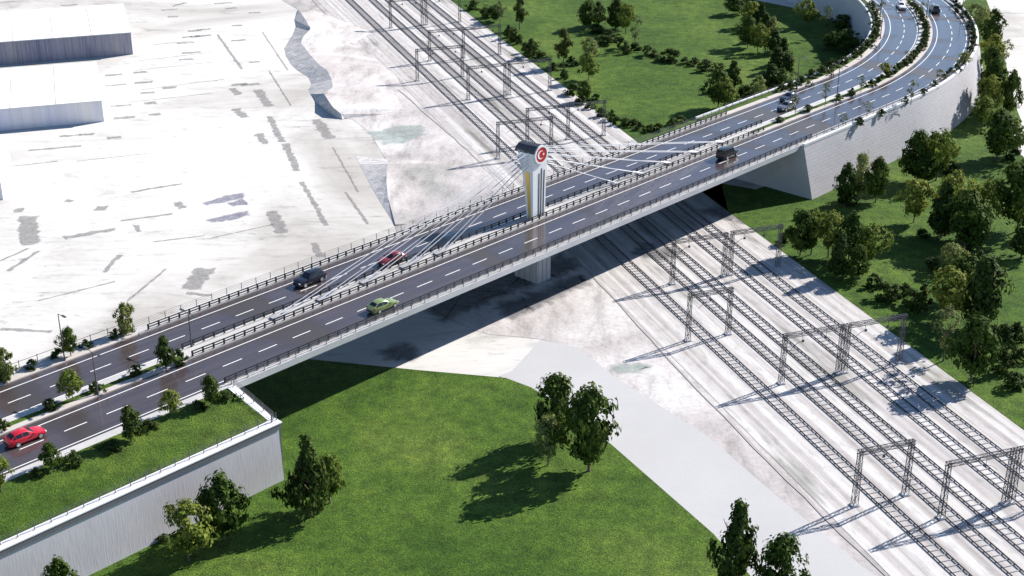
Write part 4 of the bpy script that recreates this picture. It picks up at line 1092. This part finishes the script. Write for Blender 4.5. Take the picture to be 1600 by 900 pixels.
 ('C', 49.52, 306.68, 0.08, 6.22, 4.41, 'trees on the inner lawn', 'dark round tree behind the yellow green topped tree above the railing'),
 ('L', 45.4, 290.27, 0.08, 7.04, 5.03, 'trees on the inner lawn', 'front yellow green tree closest to the far bridge railing'),
 ('P', 53.56, 295.88, 0.08, 5.92, 4.0, 'trees on the inner lawn', 'pale fluffy tree beside the inner kerb where the curve begins'),
 ('S', 50.72, 296.46, 0.08, 3.56, 3.98, 'trees on the inner lawn', 'green bush between the two clumps beside the far railing'),
 ('B', 60.12, 377.4, 0.08, 5.01, 5.36, 'trees on the inner lawn', 'dark tree at the top edge left of the yellow tree group on the inner lawn'),
 ('L', 62.27, 363.22, 0.08, 6.46, 5.52, 'trees on the inner lawn', 'yellow crowned tree at the top of the right tree group on the inner lawn'),
 ('C', 64.51, 360.5, 0.08, 6.74, 4.46, 'trees on the inner lawn', 'dark tree right behind the yellow crowned tree of the right tree group'),
 ('B', 58.43, 342.44, 0.08, 7.39, 4.9, 'trees on the inner lawn', 'dark tree casting the longest shadow on the inner lawn'),
 ('L', 60.19, 337.57, 0.08, 7.0, 4.52, 'trees on the inner lawn', 'light tree with a visible trunk on the inner lawn shade edge'),
 ('C', 63.79, 349.98, 0.08, 6.58, 4.67, 'trees on the inner lawn', 'dark tree standing behind the light trunked tree on the shade edge'),
 ('P', 66.11, 351.26, 0.08, 5.51, 3.02, 'trees on the inner lawn', 'narrow bright tree at the edge of the wall shadow'),
 ('C', 64.07, 336.37, 0.08, 5.78, 4.83, 'trees on the inner lawn', 'dark conifer first down from the narrow bright tree'),
 ('C', 64.31, 327.06, 0.08, 6.24, 4.4, 'trees on the inner lawn', 'dark conifer second down, partly in the wall shadow'),
 ('C', 61.8, 320.37, 0.08, 5.56, 5.24, 'trees on the inner lawn', 'dark conifer third down in the line toward the curve'),
 ('C', 63.46, 317.12, 0.08, 4.94, 3.97, 'trees on the inner lawn', 'dark conifer fourth down in the line toward the curve'),
 ('C', 57.82, 304.67, 0.08, 5.91, 5.29, 'trees on the inner lawn', 'broad dark conifer last in the line, nearest the inner kerb'),
 ('B', 60.0, 305.67, 0.08, 4.8, 3.84, 'trees on the inner lawn', 'bushy tree between the last conifer and the inner kerb'),
 ('T', 62.43, 301.69, 0.08, 5.31, 3.5, 'trees on the inner lawn', 'small airy green tree at the inner kerb near the dark cars'),
 ('L', 77.16, 363.22, 0.08, 7.1, 4.87, 'trees on the inner lawn', 'bright topped tree in front of the shaded inner wall'),
 ('T', 79.85, 352.56, 0.08, 8.18, 3.73, 'trees on the inner lawn', 'thin trunked tree standing in the wall shadow'),
 ('B', 85.38, 357.82, 0.08, 4.48, 4.82, 'trees on the inner lawn', 'round dark tree in front of the shaded inner wall'),
 ('B', 81.51, 337.57, 0.08, 5.49, 6.53, 'trees on the inner lawn', 'large dark tree at the foot of the inner wall beside the curve'),
 ('B', 79.13, 341.21, 0.08, 4.01, 4.61, 'trees on the inner lawn', 'dark tree left of the large one at the foot of the inner wall'),
 ('S', -10.35, 382.75, 0.08, 2.35, 4.28, 'shrubs on the inner lawn', 'dark shrub beside the railway on the inner lawn, first from the top of the row'),
 ('S', -7.03, 372.96, 0.08, 2.8, 3.48, 'shrubs on the inner lawn', 'dark shrub beside the railway on the inner lawn, second from the top of the row'),
 ('B', -4.75, 368.78, 0.08, 4.26, 4.49, 'shrubs on the inner lawn', 'dark shrub beside the railway on the inner lawn, third from the top of the row'),
 ('S', -0.81, 351.26, 0.08, 3.31, 3.29, 'shrubs on the inner lawn', 'dark shrub beside the railway on the inner lawn, fourth from the top of the row'),
 ('S', 0.81, 348.45, 0.08, 3.04, 2.61, 'shrubs on the inner lawn', 'dark shrub beside the railway on the inner lawn, fifth from the top of the row'),
 ('S', 1.76, 345.93, 0.08, 2.34, 2.59, 'shrubs on the inner lawn', 'dark shrub beside the railway on the inner lawn, sixth from the top of the row'),
 ('S', 4.65, 333.37, 0.08, 4.27, 4.38, 'shrubs on the inner lawn', 'dark shrub beside the railway on the inner lawn, seventh from the top of the row'),
 ('S', 3.13, 337.36, 0.08, 2.61, 2.53, 'shrubs on the inner lawn', 'dark shrub beside the railway on the inner lawn, eighth from the top of the row'),
 ('S', 7.08, 330.68, 0.08, 1.88, 3.42, 'shrubs on the inner lawn', 'dark shrub beside the railway on the inner lawn, ninth from the top of the row'),
 ('S', 11.93, 314.85, 0.08, 2.13, 2.38, 'shrubs on the inner lawn', 'dark shrub beside the railway on the inner lawn, tenth from the top of the row'),
 ('S', 9.91, 321.56, 0.08, 1.67, 3.03, 'shrubs on the inner lawn', 'dark shrub beside the railway on the inner lawn, eleventh from the top of the row'),
 ('S', 13.63, 301.94, 0.08, 2.51, 3.14, 'shrubs on the inner lawn', 'dark shrub beside the railway on the inner lawn, twelfth from the top of the row'),
 ('B', 15.95, 296.84, 0.08, 4.42, 3.11, 'shrubs on the inner lawn', 'dark shrub beside the railway on the inner lawn, thirteenth from the top of the row'),
 ('S', 15.02, 294.98, 0.08, 1.96, 2.52, 'shrubs on the inner lawn', 'dark shrub beside the railway on the inner lawn, fourteenth from the top of the row'),
 ('S', 18.51, 297.61, 0.08, 1.47, 1.98, 'shrubs on the inner lawn', 'dark shrub beside the railway on the inner lawn, fifteenth from the top of the row'),
 ('S', 14.42, 293.93, 0.08, 1.41, 2.23, 'shrubs on the inner lawn', 'dark shrub beside the railway on the inner lawn, sixteenth from the top of the row'),
 ('S', 16.78, 291.14, 0.08, 1.4, 2.22, 'shrubs on the inner lawn', 'dark shrub beside the railway on the inner lawn, seventeenth from the top of the row'),
 ('S', 18.81, 285.81, 0.08, 1.9, 2.45, 'shrubs on the inner lawn', 'dark shrub beside the railway on the inner lawn, eighteenth from the top of the row'),
 ('S', 20.94, 283.15, 0.08, 2.16, 2.43, 'shrubs on the inner lawn', 'dark shrub beside the railway on the inner lawn, nineteenth from the top of the row'),
 ('S', 21.95, 280.33, 0.08, 1.67, 1.88, 'shrubs on the inner lawn', 'dark shrub beside the railway on the inner lawn, twentieth from the top of the row'),
 ('S', 23.5, 279.68, 0.08, 1.58, 2.41, 'shrubs on the inner lawn', 'dark shrub beside the railway on the inner lawn, twenty-first from the top of the row'),
 ('S', 25.16, 278.82, 0.08, 1.57, 2.4, 'shrubs on the inner lawn', 'dark shrub beside the railway on the inner lawn, twenty-second from the top of the row'),
 ('S', 26.33, 277.01, 0.08, 1.61, 2.12, 'shrubs on the inner lawn', 'dark shrub beside the railway on the inner lawn, twenty-third from the top of the row'),
 ('S', 28.29, 275.33, 0.08, 1.6, 2.11, 'shrubs on the inner lawn', 'dark shrub beside the railway on the inner lawn, twenty-fourth from the top of the row'),
 ('S', 30.21, 276.27, 0.08, 1.56, 2.38, 'shrubs on the inner lawn', 'dark shrub beside the railway on the inner lawn, twenty-fifth from the top of the row'),
 ('S', 33.2, 279.78, 0.08, 1.48, 2.68, 'shrubs on the inner lawn', 'dark shrub beside the railway on the inner lawn, twenty-sixth from the top of the row'),
 ('S', 35.07, 282.27, 0.08, 1.34, 2.44, 'shrubs on the inner lawn', 'dark shrub beside the railway on the inner lawn, twenty-seventh from the top of the row'),
 ('S', 21.75, 356.85, 0.08, 2.39, 4.34, 'shrubs on the inner lawn', 'dark shrub in the curved row across the inner lawn, first from the left'),
 ('S', 24.87, 348.95, 0.08, 2.54, 3.93, 'shrubs on the inner lawn', 'dark shrub in the curved row across the inner lawn, second from the left'),
 ('S', 23.99, 345.18, 0.08, 2.14, 3.89, 'shrubs on the inner lawn', 'dark shrub in the curved row across the inner lawn, third from the left'),
 ('S', 26.61, 341.48, 0.08, 2.81, 3.85, 'shrubs on the inner lawn', 'dark shrub in the curved row across the inner lawn, fourth from the left'),
 ('S', 27.79, 336.04, 0.08, 2.33, 2.22, 'shrubs on the inner lawn', 'dark shrub in the curved row across the inner lawn, fifth from the left'),
 ('S', 30.19, 338.68, 0.08, 2.09, 2.87, 'shrubs on the inner lawn', 'dark shrub in the curved row across the inner lawn, sixth from the left'),
 ('S', 32.81, 334.54, 0.08, 2.43, 4.41, 'shrubs on the inner lawn', 'dark shrub in the curved row across the inner lawn, seventh from the left'),
 ('S', 38.43, 330.25, 0.08, 2.91, 5.3, 'shrubs on the inner lawn', 'dark shrub in the curved row across the inner lawn, eighth from the left'),
 ('S', 41.14, 327.0, 0.08, 1.55, 2.79, 'shrubs on the inner lawn', 'dark shrub in the curved row across the inner lawn, ninth from the left'),
 ('S', 43.28, 325.75, 0.08, 2.07, 2.47, 'shrubs on the inner lawn', 'dark shrub in the curved row across the inner lawn, tenth from the left'),
 ('S', 45.56, 320.92, 0.08, 2.57, 4.26, 'shrubs on the inner lawn', 'dark shrub in the curved row across the inner lawn, eleventh from the left'),
 ('S', 48.51, 318.4, 0.08, 2.37, 3.33, 'shrubs on the inner lawn', 'dark shrub in the curved row across the inner lawn, twelfth from the left'),
 ('K', -49.66, 162.62, 9.55, 4.46, 2.57, 'roadside trees and shrubs', 'tall narrow pale tree on the far verge near the bridge railing end'),
 ('K', -61.22, 150.07, 9.55, 4.32, 2.8, 'roadside trees and shrubs', 'narrow pale tree on the far verge at the left edge'),
 ('S', -61.74, 150.22, 9.55, 2.12, 1.81, 'roadside trees and shrubs', 'dark bush beside the narrow pale tree at the left edge'),
 ('B', -55.14, 156.66, 9.55, 3.85, 2.02, 'roadside trees and shrubs', 'small dark tree on the far verge beside the left lamp'),
 ('S', -58.86, 153.42, 9.55, 1.21, 1.49, 'roadside trees and shrubs', 'leftmost round shrub on the far verge'),
 ('S', -56.53, 156.23, 9.55, 1.18, 1.67, 'roadside trees and shrubs', 'round shrub on the far verge just left of the lamp'),
 ('S', -53.93, 159.23, 9.55, 0.93, 1.69, 'roadside trees and shrubs', 'round shrub on the far verge right of the lamp'),
 ('S', -50.88, 161.89, 9.55, 1.14, 1.53, 'roadside trees and shrubs', 'round shrub on the far verge beside the tall narrow tree'),
 ('C', -42.53, 153.23, 9.55, 4.38, 2.59, 'roadside trees and shrubs', 'dark leafy tree in the median just before the bridge'),
 ('S', -41.18, 154.64, 9.55, 1.87, 1.95, 'roadside trees and shrubs', 'spreading bush beside the dark leafy tree in the median'),
 ('S', -45.74, 151.55, 9.55, 1.27, 1.77, 'roadside trees and shrubs', 'dark bush in the median next to the near lamp'),
 ('L', -51.7, 145.14, 9.55, 3.99, 2.69, 'roadside trees and shrubs', 'bright round tree in the median on the left approach'),
 ('S', -49.53, 147.41, 9.55, 1.11, 1.9, 'roadside trees and shrubs', 'green bush in the median right of the bright round tree'),
 ('S', -53.63, 143.02, 9.55, 1.4, 1.72, 'roadside trees and shrubs', 'dark bush in the median left of the bright round tree'),
 ('S', -57.75, 138.61, 9.55, 1.21, 1.7, 'roadside trees and shrubs', 'dark bush in the median at the left edge'),
 ('B', -35.2, 144.51, 9.23, 3.82, 2.16, 'roadside trees and shrubs', 'dark round tree on the near verge closest to the bridge'),
 ('L', -39.3, 141.74, 9.42, 3.3, 2.14, 'roadside trees and shrubs', 'small bright round tree on the near verge'),
 ('C', -42.54, 136.16, 9.15, 4.62, 2.98, 'roadside trees and shrubs', 'largest dark tree on the near verge beside the lamp'),
 ('B', -49.74, 130.39, 9.38, 3.07, 2.05, 'roadside trees and shrubs', 'small dark tree on the near verge at the left'),
 ('L', -53.72, 125.88, 9.34, 4.49, 2.46, 'roadside trees and shrubs', 'light tree cut by the left edge on the near verge'),
 ('S', -33.92, 146.04, 9.14, 1.21, 2.01, 'roadside trees and shrubs', 'bush on the grass at the bridge end of the near verge'),
 ('S', -36.76, 143.68, 9.22, 1.01, 1.84, 'roadside trees and shrubs', 'dark bush between the two small trees on the near verge'),
 ('S', -41.35, 139.05, 9.23, 1.16, 2.11, 'roadside trees and shrubs', 'dark bush right of the largest near verge tree'),
 ('S', -44.61, 134.74, 9.13, 1.14, 2.07, 'roadside trees and shrubs', 'dark bush left of the largest near verge tree'),
 ('S', -47.66, 131.74, 9.16, 1.52, 2.05, 'roadside trees and shrubs', 'dark bush right of the small dark tree on the near verge'),
 ('S', -50.92, 129.0, 9.27, 0.92, 1.46, 'roadside trees and shrubs', 'dark bush left of the small dark tree on the near verge'),
 ('T', 53.57, 256.04, 9.55, 3.97, 2.24, 'roadside trees and shrubs', 'slender tree in the median beside the two dark cars'),
 ('T', 60.6, 262.61, 9.55, 4.65, 2.3, 'roadside trees and shrubs', 'airy young tree in the median where the curve begins'),
 ('T', 69.59, 271.69, 9.55, 3.4, 2.39, 'roadside trees and shrubs', 'grey green sapling in the median halfway round the curve'),
 ('L', 77.34, 283.72, 9.55, 2.74, 1.94, 'roadside trees and shrubs', 'bright sapling in the median near the double lamp'),
 ('T', 84.52, 293.63, 9.55, 2.68, 2.3, 'roadside trees and shrubs', 'grey sapling far along the curved median'),
 ('T', 98.51, 335.05, 9.55, 3.57, 2.28, 'roadside trees and shrubs', 'far grey sapling in the median near the dark car at the top'),
 ('T', 61.07, 248.61, 9.55, 2.95, 2.2, 'roadside trees and shrubs', 'bright young tree on the outer kerb near the right bridge end'),
 ('T', 67.17, 255.64, 9.55, 3.01, 2.26, 'roadside trees and shrubs', 'small grey tree on the outer kerb beside the tall lamp'),
 ('T', 77.42, 263.45, 9.55, 4.79, 2.6, 'roadside trees and shrubs', 'tall airy tree on the outer kerb halfway round the curve'),
 ('T', 86.92, 278.05, 9.55, 2.95, 2.47, 'roadside trees and shrubs', 'dark slender tree on the outer kerb further round the curve'),
 ('P', 95.83, 291.6, 9.55, 2.93, 2.31, 'roadside trees and shrubs', 'pale bushy tree on the outer kerb near the steepest wall'),
 ('T', 89.6, 338.97, 9.55, 4.2, 2.62, 'roadside trees and shrubs', 'thin tree beside the inner kerb at the top of the curve'),
 ('P', 111.2, 328.68, 9.55, 3.8, 3.24, 'roadside trees and shrubs', 'pale bushy tree at the top outer kerb'),
 ('S', 50.02, 252.35, 9.55, 1.01, 1.71, 'shrubs on the curved road', 'round shrub in the curved median, first counted from the bridge'),
 ('S', 56.51, 258.73, 9.55, 1.44, 1.76, 'shrubs on the curved road', 'round shrub in the curved median, second counted from the bridge'),
 ('S', 63.84, 266.25, 9.55, 1.22, 1.81, 'shrubs on the curved road', 'round shrub in the curved median, third counted from the bridge'),
 ('S', 67.37, 269.72, 9.55, 1.37, 1.84, 'shrubs on the curved road', 'round shrub in the curved median, fourth counted from the bridge'),
 ('S', 72.76, 275.99, 9.55, 1.41, 1.88, 'shrubs on the curved road', 'round shrub in the curved median, fifth counted from the bridge'),
 ('S', 75.71, 279.68, 9.55, 1.43, 1.91, 'shrubs on the curved road', 'round shrub in the curved median, sixth counted from the bridge'),
 ('S', 77.83, 282.99, 9.55, 1.31, 1.93, 'shrubs on the curved road', 'round shrub in the curved median, seventh counted from the bridge'),
 ('S', 79.74, 285.88, 9.55, 1.33, 1.95, 'shrubs on the curved road', 'round shrub in the curved median, eighth counted from the bridge'),
 ('S', 81.41, 288.83, 9.55, 1.34, 1.97, 'shrubs on the curved road', 'round shrub in the curved median, ninth counted from the bridge'),
 ('S', 82.98, 291.32, 9.55, 1.35, 1.99, 'shrubs on the curved road', 'round shrub in the curved median, tenth counted from the bridge'),
 ('S', 84.58, 293.85, 9.55, 1.37, 2.01, 'shrubs on the curved road', 'round shrub in the curved median, eleventh counted from the bridge'),
 ('S', 86.07, 296.42, 9.55, 1.38, 2.03, 'shrubs on the curved road', 'round shrub in the curved median, twelfth counted from the bridge'),
 ('S', 87.42, 298.98, 9.55, 1.41, 1.9, 'shrubs on the curved road', 'round shrub in the curved median, thirteenth counted from the bridge'),
 ('S', 88.82, 301.64, 9.55, 1.43, 1.92, 'shrubs on the curved road', 'round shrub in the curved median, fourteenth counted from the bridge'),
 ('S', 90.09, 304.33, 9.55, 1.44, 1.93, 'shrubs on the curved road', 'round shrub in the curved median, fifteenth counted from the bridge'),
 ('S', 91.24, 307.07, 9.55, 1.46, 1.95, 'shrubs on the curved road', 'round shrub in the curved median, sixteenth counted from the bridge'),
 ('S', 92.41, 309.86, 9.55, 1.47, 1.97, 'shrubs on the curved road', 'round shrub in the curved median, seventeenth counted from the bridge'),
 ('S', 93.61, 313.26, 9.55, 1.49, 1.99, 'shrubs on the curved road', 'round shrub in the curved median, eighteenth counted from the bridge'),
 ('S', 94.68, 316.73, 9.55, 1.5, 2.01, 'shrubs on the curved road', 'round shrub in the curved median, nineteenth counted from the bridge'),
 ('S', 95.63, 320.27, 9.55, 1.52, 2.03, 'shrubs on the curved road', 'round shrub in the curved median, twentieth counted from the bridge'),
 ('S', 96.45, 323.88, 9.55, 1.54, 2.05, 'shrubs on the curved road', 'round shrub in the curved median, twenty-first counted from the bridge'),
 ('S', 97.28, 328.12, 9.55, 1.41, 1.92, 'shrubs on the curved road', 'round shrub in the curved median, twenty-second counted from the bridge'),
 ('S', 97.83, 331.9, 9.55, 1.43, 1.94, 'shrubs on the curved road', 'round shrub in the curved median, twenty-third counted from the bridge'),
 ('S', 98.39, 335.75, 9.55, 1.45, 1.96, 'shrubs on the curved road', 'round shrub in the curved median, twenty-fourth counted from the bridge'),
 ('S', 98.81, 339.68, 9.55, 1.46, 1.98, 'shrubs on the curved road', 'round shrub in the curved median, twenty-fifth counted from the bridge'),
 ('S', 99.07, 343.7, 9.55, 1.48, 2.0, 'shrubs on the curved road', 'round shrub in the curved median, twenty-sixth counted from the bridge'),
 ('S', 99.35, 347.8, 9.55, 1.5, 2.02, 'shrubs on the curved road', 'round shrub in the curved median, twenty-seventh counted from the bridge'),
 ('S', 64.64, 250.83, 9.55, 1.39, 1.85, 'shrubs on the curved road', 'dark shrub along the outer kerb of the curve, first counted from the bridge'),
 ('S', 69.94, 256.6, 9.55, 1.22, 1.51, 'shrubs on the curved road', 'dark shrub along the outer kerb of the curve, second counted from the bridge'),
 ('S', 76.68, 264.44, 9.55, 1.26, 1.56, 'shrubs on the curved road', 'dark shrub along the outer kerb of the curve, third counted from the bridge'),
 ('S', 81.55, 270.1, 9.55, 1.28, 1.73, 'shrubs on the curved road', 'dark shrub along the outer kerb of the curve, fourth counted from the bridge'),
 ('S', 85.18, 275.02, 9.55, 1.44, 1.76, 'shrubs on the curved road', 'dark shrub along the outer kerb of the curve, fifth counted from the bridge'),
 ('S', 88.65, 280.51, 9.55, 1.35, 1.66, 'shrubs on the curved road', 'dark shrub along the outer kerb of the curve, sixth counted from the bridge'),
 ('S', 91.06, 284.37, 9.55, 1.5, 1.83, 'shrubs on the curved road', 'dark shrub along the outer kerb of the curve, seventh counted from the bridge'),
 ('S', 93.1, 287.29, 9.55, 1.52, 1.84, 'shrubs on the curved road', 'dark shrub along the outer kerb of the curve, eighth counted from the bridge'),
 ('S', 95.75, 292.27, 9.55, 1.54, 1.88, 'shrubs on the curved road', 'dark shrub along the outer kerb of the curve, ninth counted from the bridge'),
 ('S', 97.91, 296.36, 9.55, 1.57, 1.9, 'shrubs on the curved road', 'dark shrub along the outer kerb of the curve, tenth counted from the bridge'),
 ('S', 100.3, 301.63, 9.55, 1.6, 1.94, 'shrubs on the curved road', 'dark shrub along the outer kerb of the curve, eleventh counted from the bridge'),
 ('S', 102.34, 307.07, 9.55, 1.47, 1.97, 'shrubs on the curved road', 'dark shrub along the outer kerb of the curve, twelfth counted from the bridge'),
 ('S', 104.16, 312.68, 9.55, 1.5, 2.0, 'shrubs on the curved road', 'dark shrub along the outer kerb of the curve, thirteenth counted from the bridge'),
 ('S', 105.74, 318.48, 9.55, 1.53, 2.04, 'shrubs on the curved road', 'dark shrub along the outer kerb of the curve, fourteenth counted from the bridge'),
 ('S', 107.08, 324.48, 9.55, 1.56, 2.07, 'shrubs on the curved road', 'dark shrub along the outer kerb of the curve, fifteenth counted from the bridge'),
 ('S', 108.12, 330.05, 9.55, 1.58, 2.1, 'shrubs on the curved road', 'dark shrub along the outer kerb of the curve, sixteenth counted from the bridge'),
 ('S', 108.86, 335.15, 9.55, 1.61, 2.13, 'shrubs on the curved road', 'dark shrub along the outer kerb of the curve, seventeenth counted from the bridge'),
 ('S', 109.3, 340.4, 9.55, 1.63, 2.16, 'shrubs on the curved road', 'dark shrub along the outer kerb of the curve, eighteenth counted from the bridge'),
 ('S', 109.79, 346.47, 9.55, 1.49, 2.2, 'shrubs on the curved road', 'dark shrub along the outer kerb of the curve, nineteenth counted from the bridge'),
 ('S', 54.02, 272.48, 9.55, 1.33, 2.1, 'shrubs on the curved road', 'leafy shrub along the inner kerb of the curve, first counted from the bridge'),
 ('S', 56.22, 274.73, 9.55, 1.49, 2.12, 'shrubs on the curved road', 'leafy shrub along the inner kerb of the curve, second counted from the bridge'),
 ('S', 58.81, 277.57, 9.55, 1.74, 2.41, 'shrubs on the curved road', 'leafy shrub along the inner kerb of the curve, third counted from the bridge'),
 ('S', 61.71, 281.78, 9.55, 1.77, 2.45, 'shrubs on the curved road', 'leafy shrub along the inner kerb of the curve, fourth counted from the bridge'),
 ('S', 64.49, 285.13, 9.55, 1.8, 2.48, 'shrubs on the curved road', 'leafy shrub along the inner kerb of the curve, fifth counted from the bridge'),
 ('S', 66.61, 287.67, 9.55, 2.5, 2.78, 'shrubs on the curved road', 'leafy shrub along the inner kerb of the curve, sixth counted from the bridge'),
 ('S', 68.53, 290.43, 9.55, 1.44, 2.24, 'shrubs on the curved road', 'leafy shrub along the inner kerb of the curve, seventh counted from the bridge'),
 ('S', 70.81, 293.46, 9.55, 1.46, 2.27, 'shrubs on the curved road', 'leafy shrub along the inner kerb of the curve, eighth counted from the bridge'),
 ('S', 74.29, 298.05, 9.55, 1.65, 2.16, 'shrubs on the curved road', 'leafy shrub along the inner kerb of the curve, ninth counted from the bridge'),
 ('S', 76.51, 301.75, 9.55, 1.83, 2.19, 'shrubs on the curved road', 'leafy shrub along the inner kerb of the curve, tenth counted from the bridge'),
 ('S', 78.63, 306.09, 9.55, 1.86, 2.22, 'shrubs on the curved road', 'leafy shrub along the inner kerb of the curve, eleventh counted from the bridge'),
 ('S', 80.79, 311.1, 9.55, 1.73, 2.26, 'shrubs on the curved road', 'leafy shrub along the inner kerb of the curve, twelfth counted from the bridge'),
 ('S', 82.86, 316.26, 9.55, 1.76, 2.29, 'shrubs on the curved road', 'leafy shrub along the inner kerb of the curve, thirteenth counted from the bridge'),
 ('S', 84.69, 322.12, 9.55, 1.66, 2.18, 'shrubs on the curved road', 'leafy shrub along the inner kerb of the curve, fourteenth counted from the bridge'),
 ('S', 86.28, 328.24, 9.55, 1.53, 2.22, 'shrubs on the curved road', 'leafy shrub along the inner kerb of the curve, fifteenth counted from the bridge'),
 ('S', 87.47, 334.58, 9.55, 1.39, 2.26, 'shrubs on the curved road', 'leafy shrub along the inner kerb of the curve, sixteenth counted from the bridge'),
 ('S', 88.22, 339.74, 9.55, 1.6, 2.13, 'shrubs on the curved road', 'leafy shrub along the inner kerb of the curve, seventeenth counted from the bridge'),
 ('S', 88.69, 345.12, 9.55, 1.63, 2.16, 'shrubs on the curved road', 'leafy shrub along the inner kerb of the curve, eighteenth counted from the bridge'),
]:
    cm, tm = PROTO[k][rnd.randrange(NV[k])]
    rz = rnd.uniform(0, 6.28)
    cb = CB[k] * h
    if k == 'S':
        o = mobj('shrub', cm, None, (x, y, z + h * .42), rz)
        o.scale = (w / 2, w / 2, h * .55)
        tag(o, lab, 'shrub', grp)
        continue
    root = thing('tree', lab, 'tree', (x, y, z - .05), rz, grp)
    c = mobj('crown', cm, root, (0, 0, (cb + h) / 2))
    c.scale = (w / 2 * 1.03, w / 2 * 1.03, (h - cb) / 2 * 1.0)
    t = mobj('trunk', tm, root)
    t.scale = (h * .8, h * .8, h * .86)

# ------------------------------------------------------------------ camera, sun, sky
cam = bpy.data.cameras.new('camera'); co = link(bpy.data.objects.new('camera', cam))
co.location = (0, 0, 90)
co.rotation_euler = (R(90) - math.atan(998 / 2198.0), 0, 0)
cam.sensor_width = 36; cam.lens = 36 * 2198.0 / 1600; cam.clip_end = 6000; cam.clip_start = 1
C.camera = co
EL = R(33.0); AZ = R(34.5)                                # direction to the sun, from +x towards +y
sd = Vector((math.cos(EL) * math.cos(AZ), math.cos(EL) * math.sin(AZ), math.sin(EL)))
sun = bpy.data.lights.new('sun', 'SUN'); sun.energy = 5.0; sun.angle = R(.5); sun.color = (1, .95, .885)
so = link(bpy.data.objects.new('sun', sun)); so.rotation_euler = (-sd).to_track_quat('-Z', 'Y').to_euler(); so.location = (200, 150, 200)
w = bpy.data.worlds.new('World'); C.world = w; w.use_nodes = True
nt = w.node_tree; bg = nt.nodes['Background']
sky = nt.nodes.new('ShaderNodeTexSky'); sky.sky_type = 'NISHITA'; sky.sun_disc = False
sky.sun_elevation = EL; sky.sun_rotation = math.pi / 2 - AZ
nt.links.new(sky.outputs['Color'], bg.inputs['Color']); bg.inputs['Strength'].default_value = .08
sky.ozone_density = 3.5; sky.dust_density = .2
v = C.view_settings; v.view_transform = 'Standard'; v.look = 'None'; v.gamma = 1; v.use_curve_mapping = False
v.exposure = .88
C.cycles.diffuse_bounces = 1; C.cycles.sample_clamp_indirect = 4
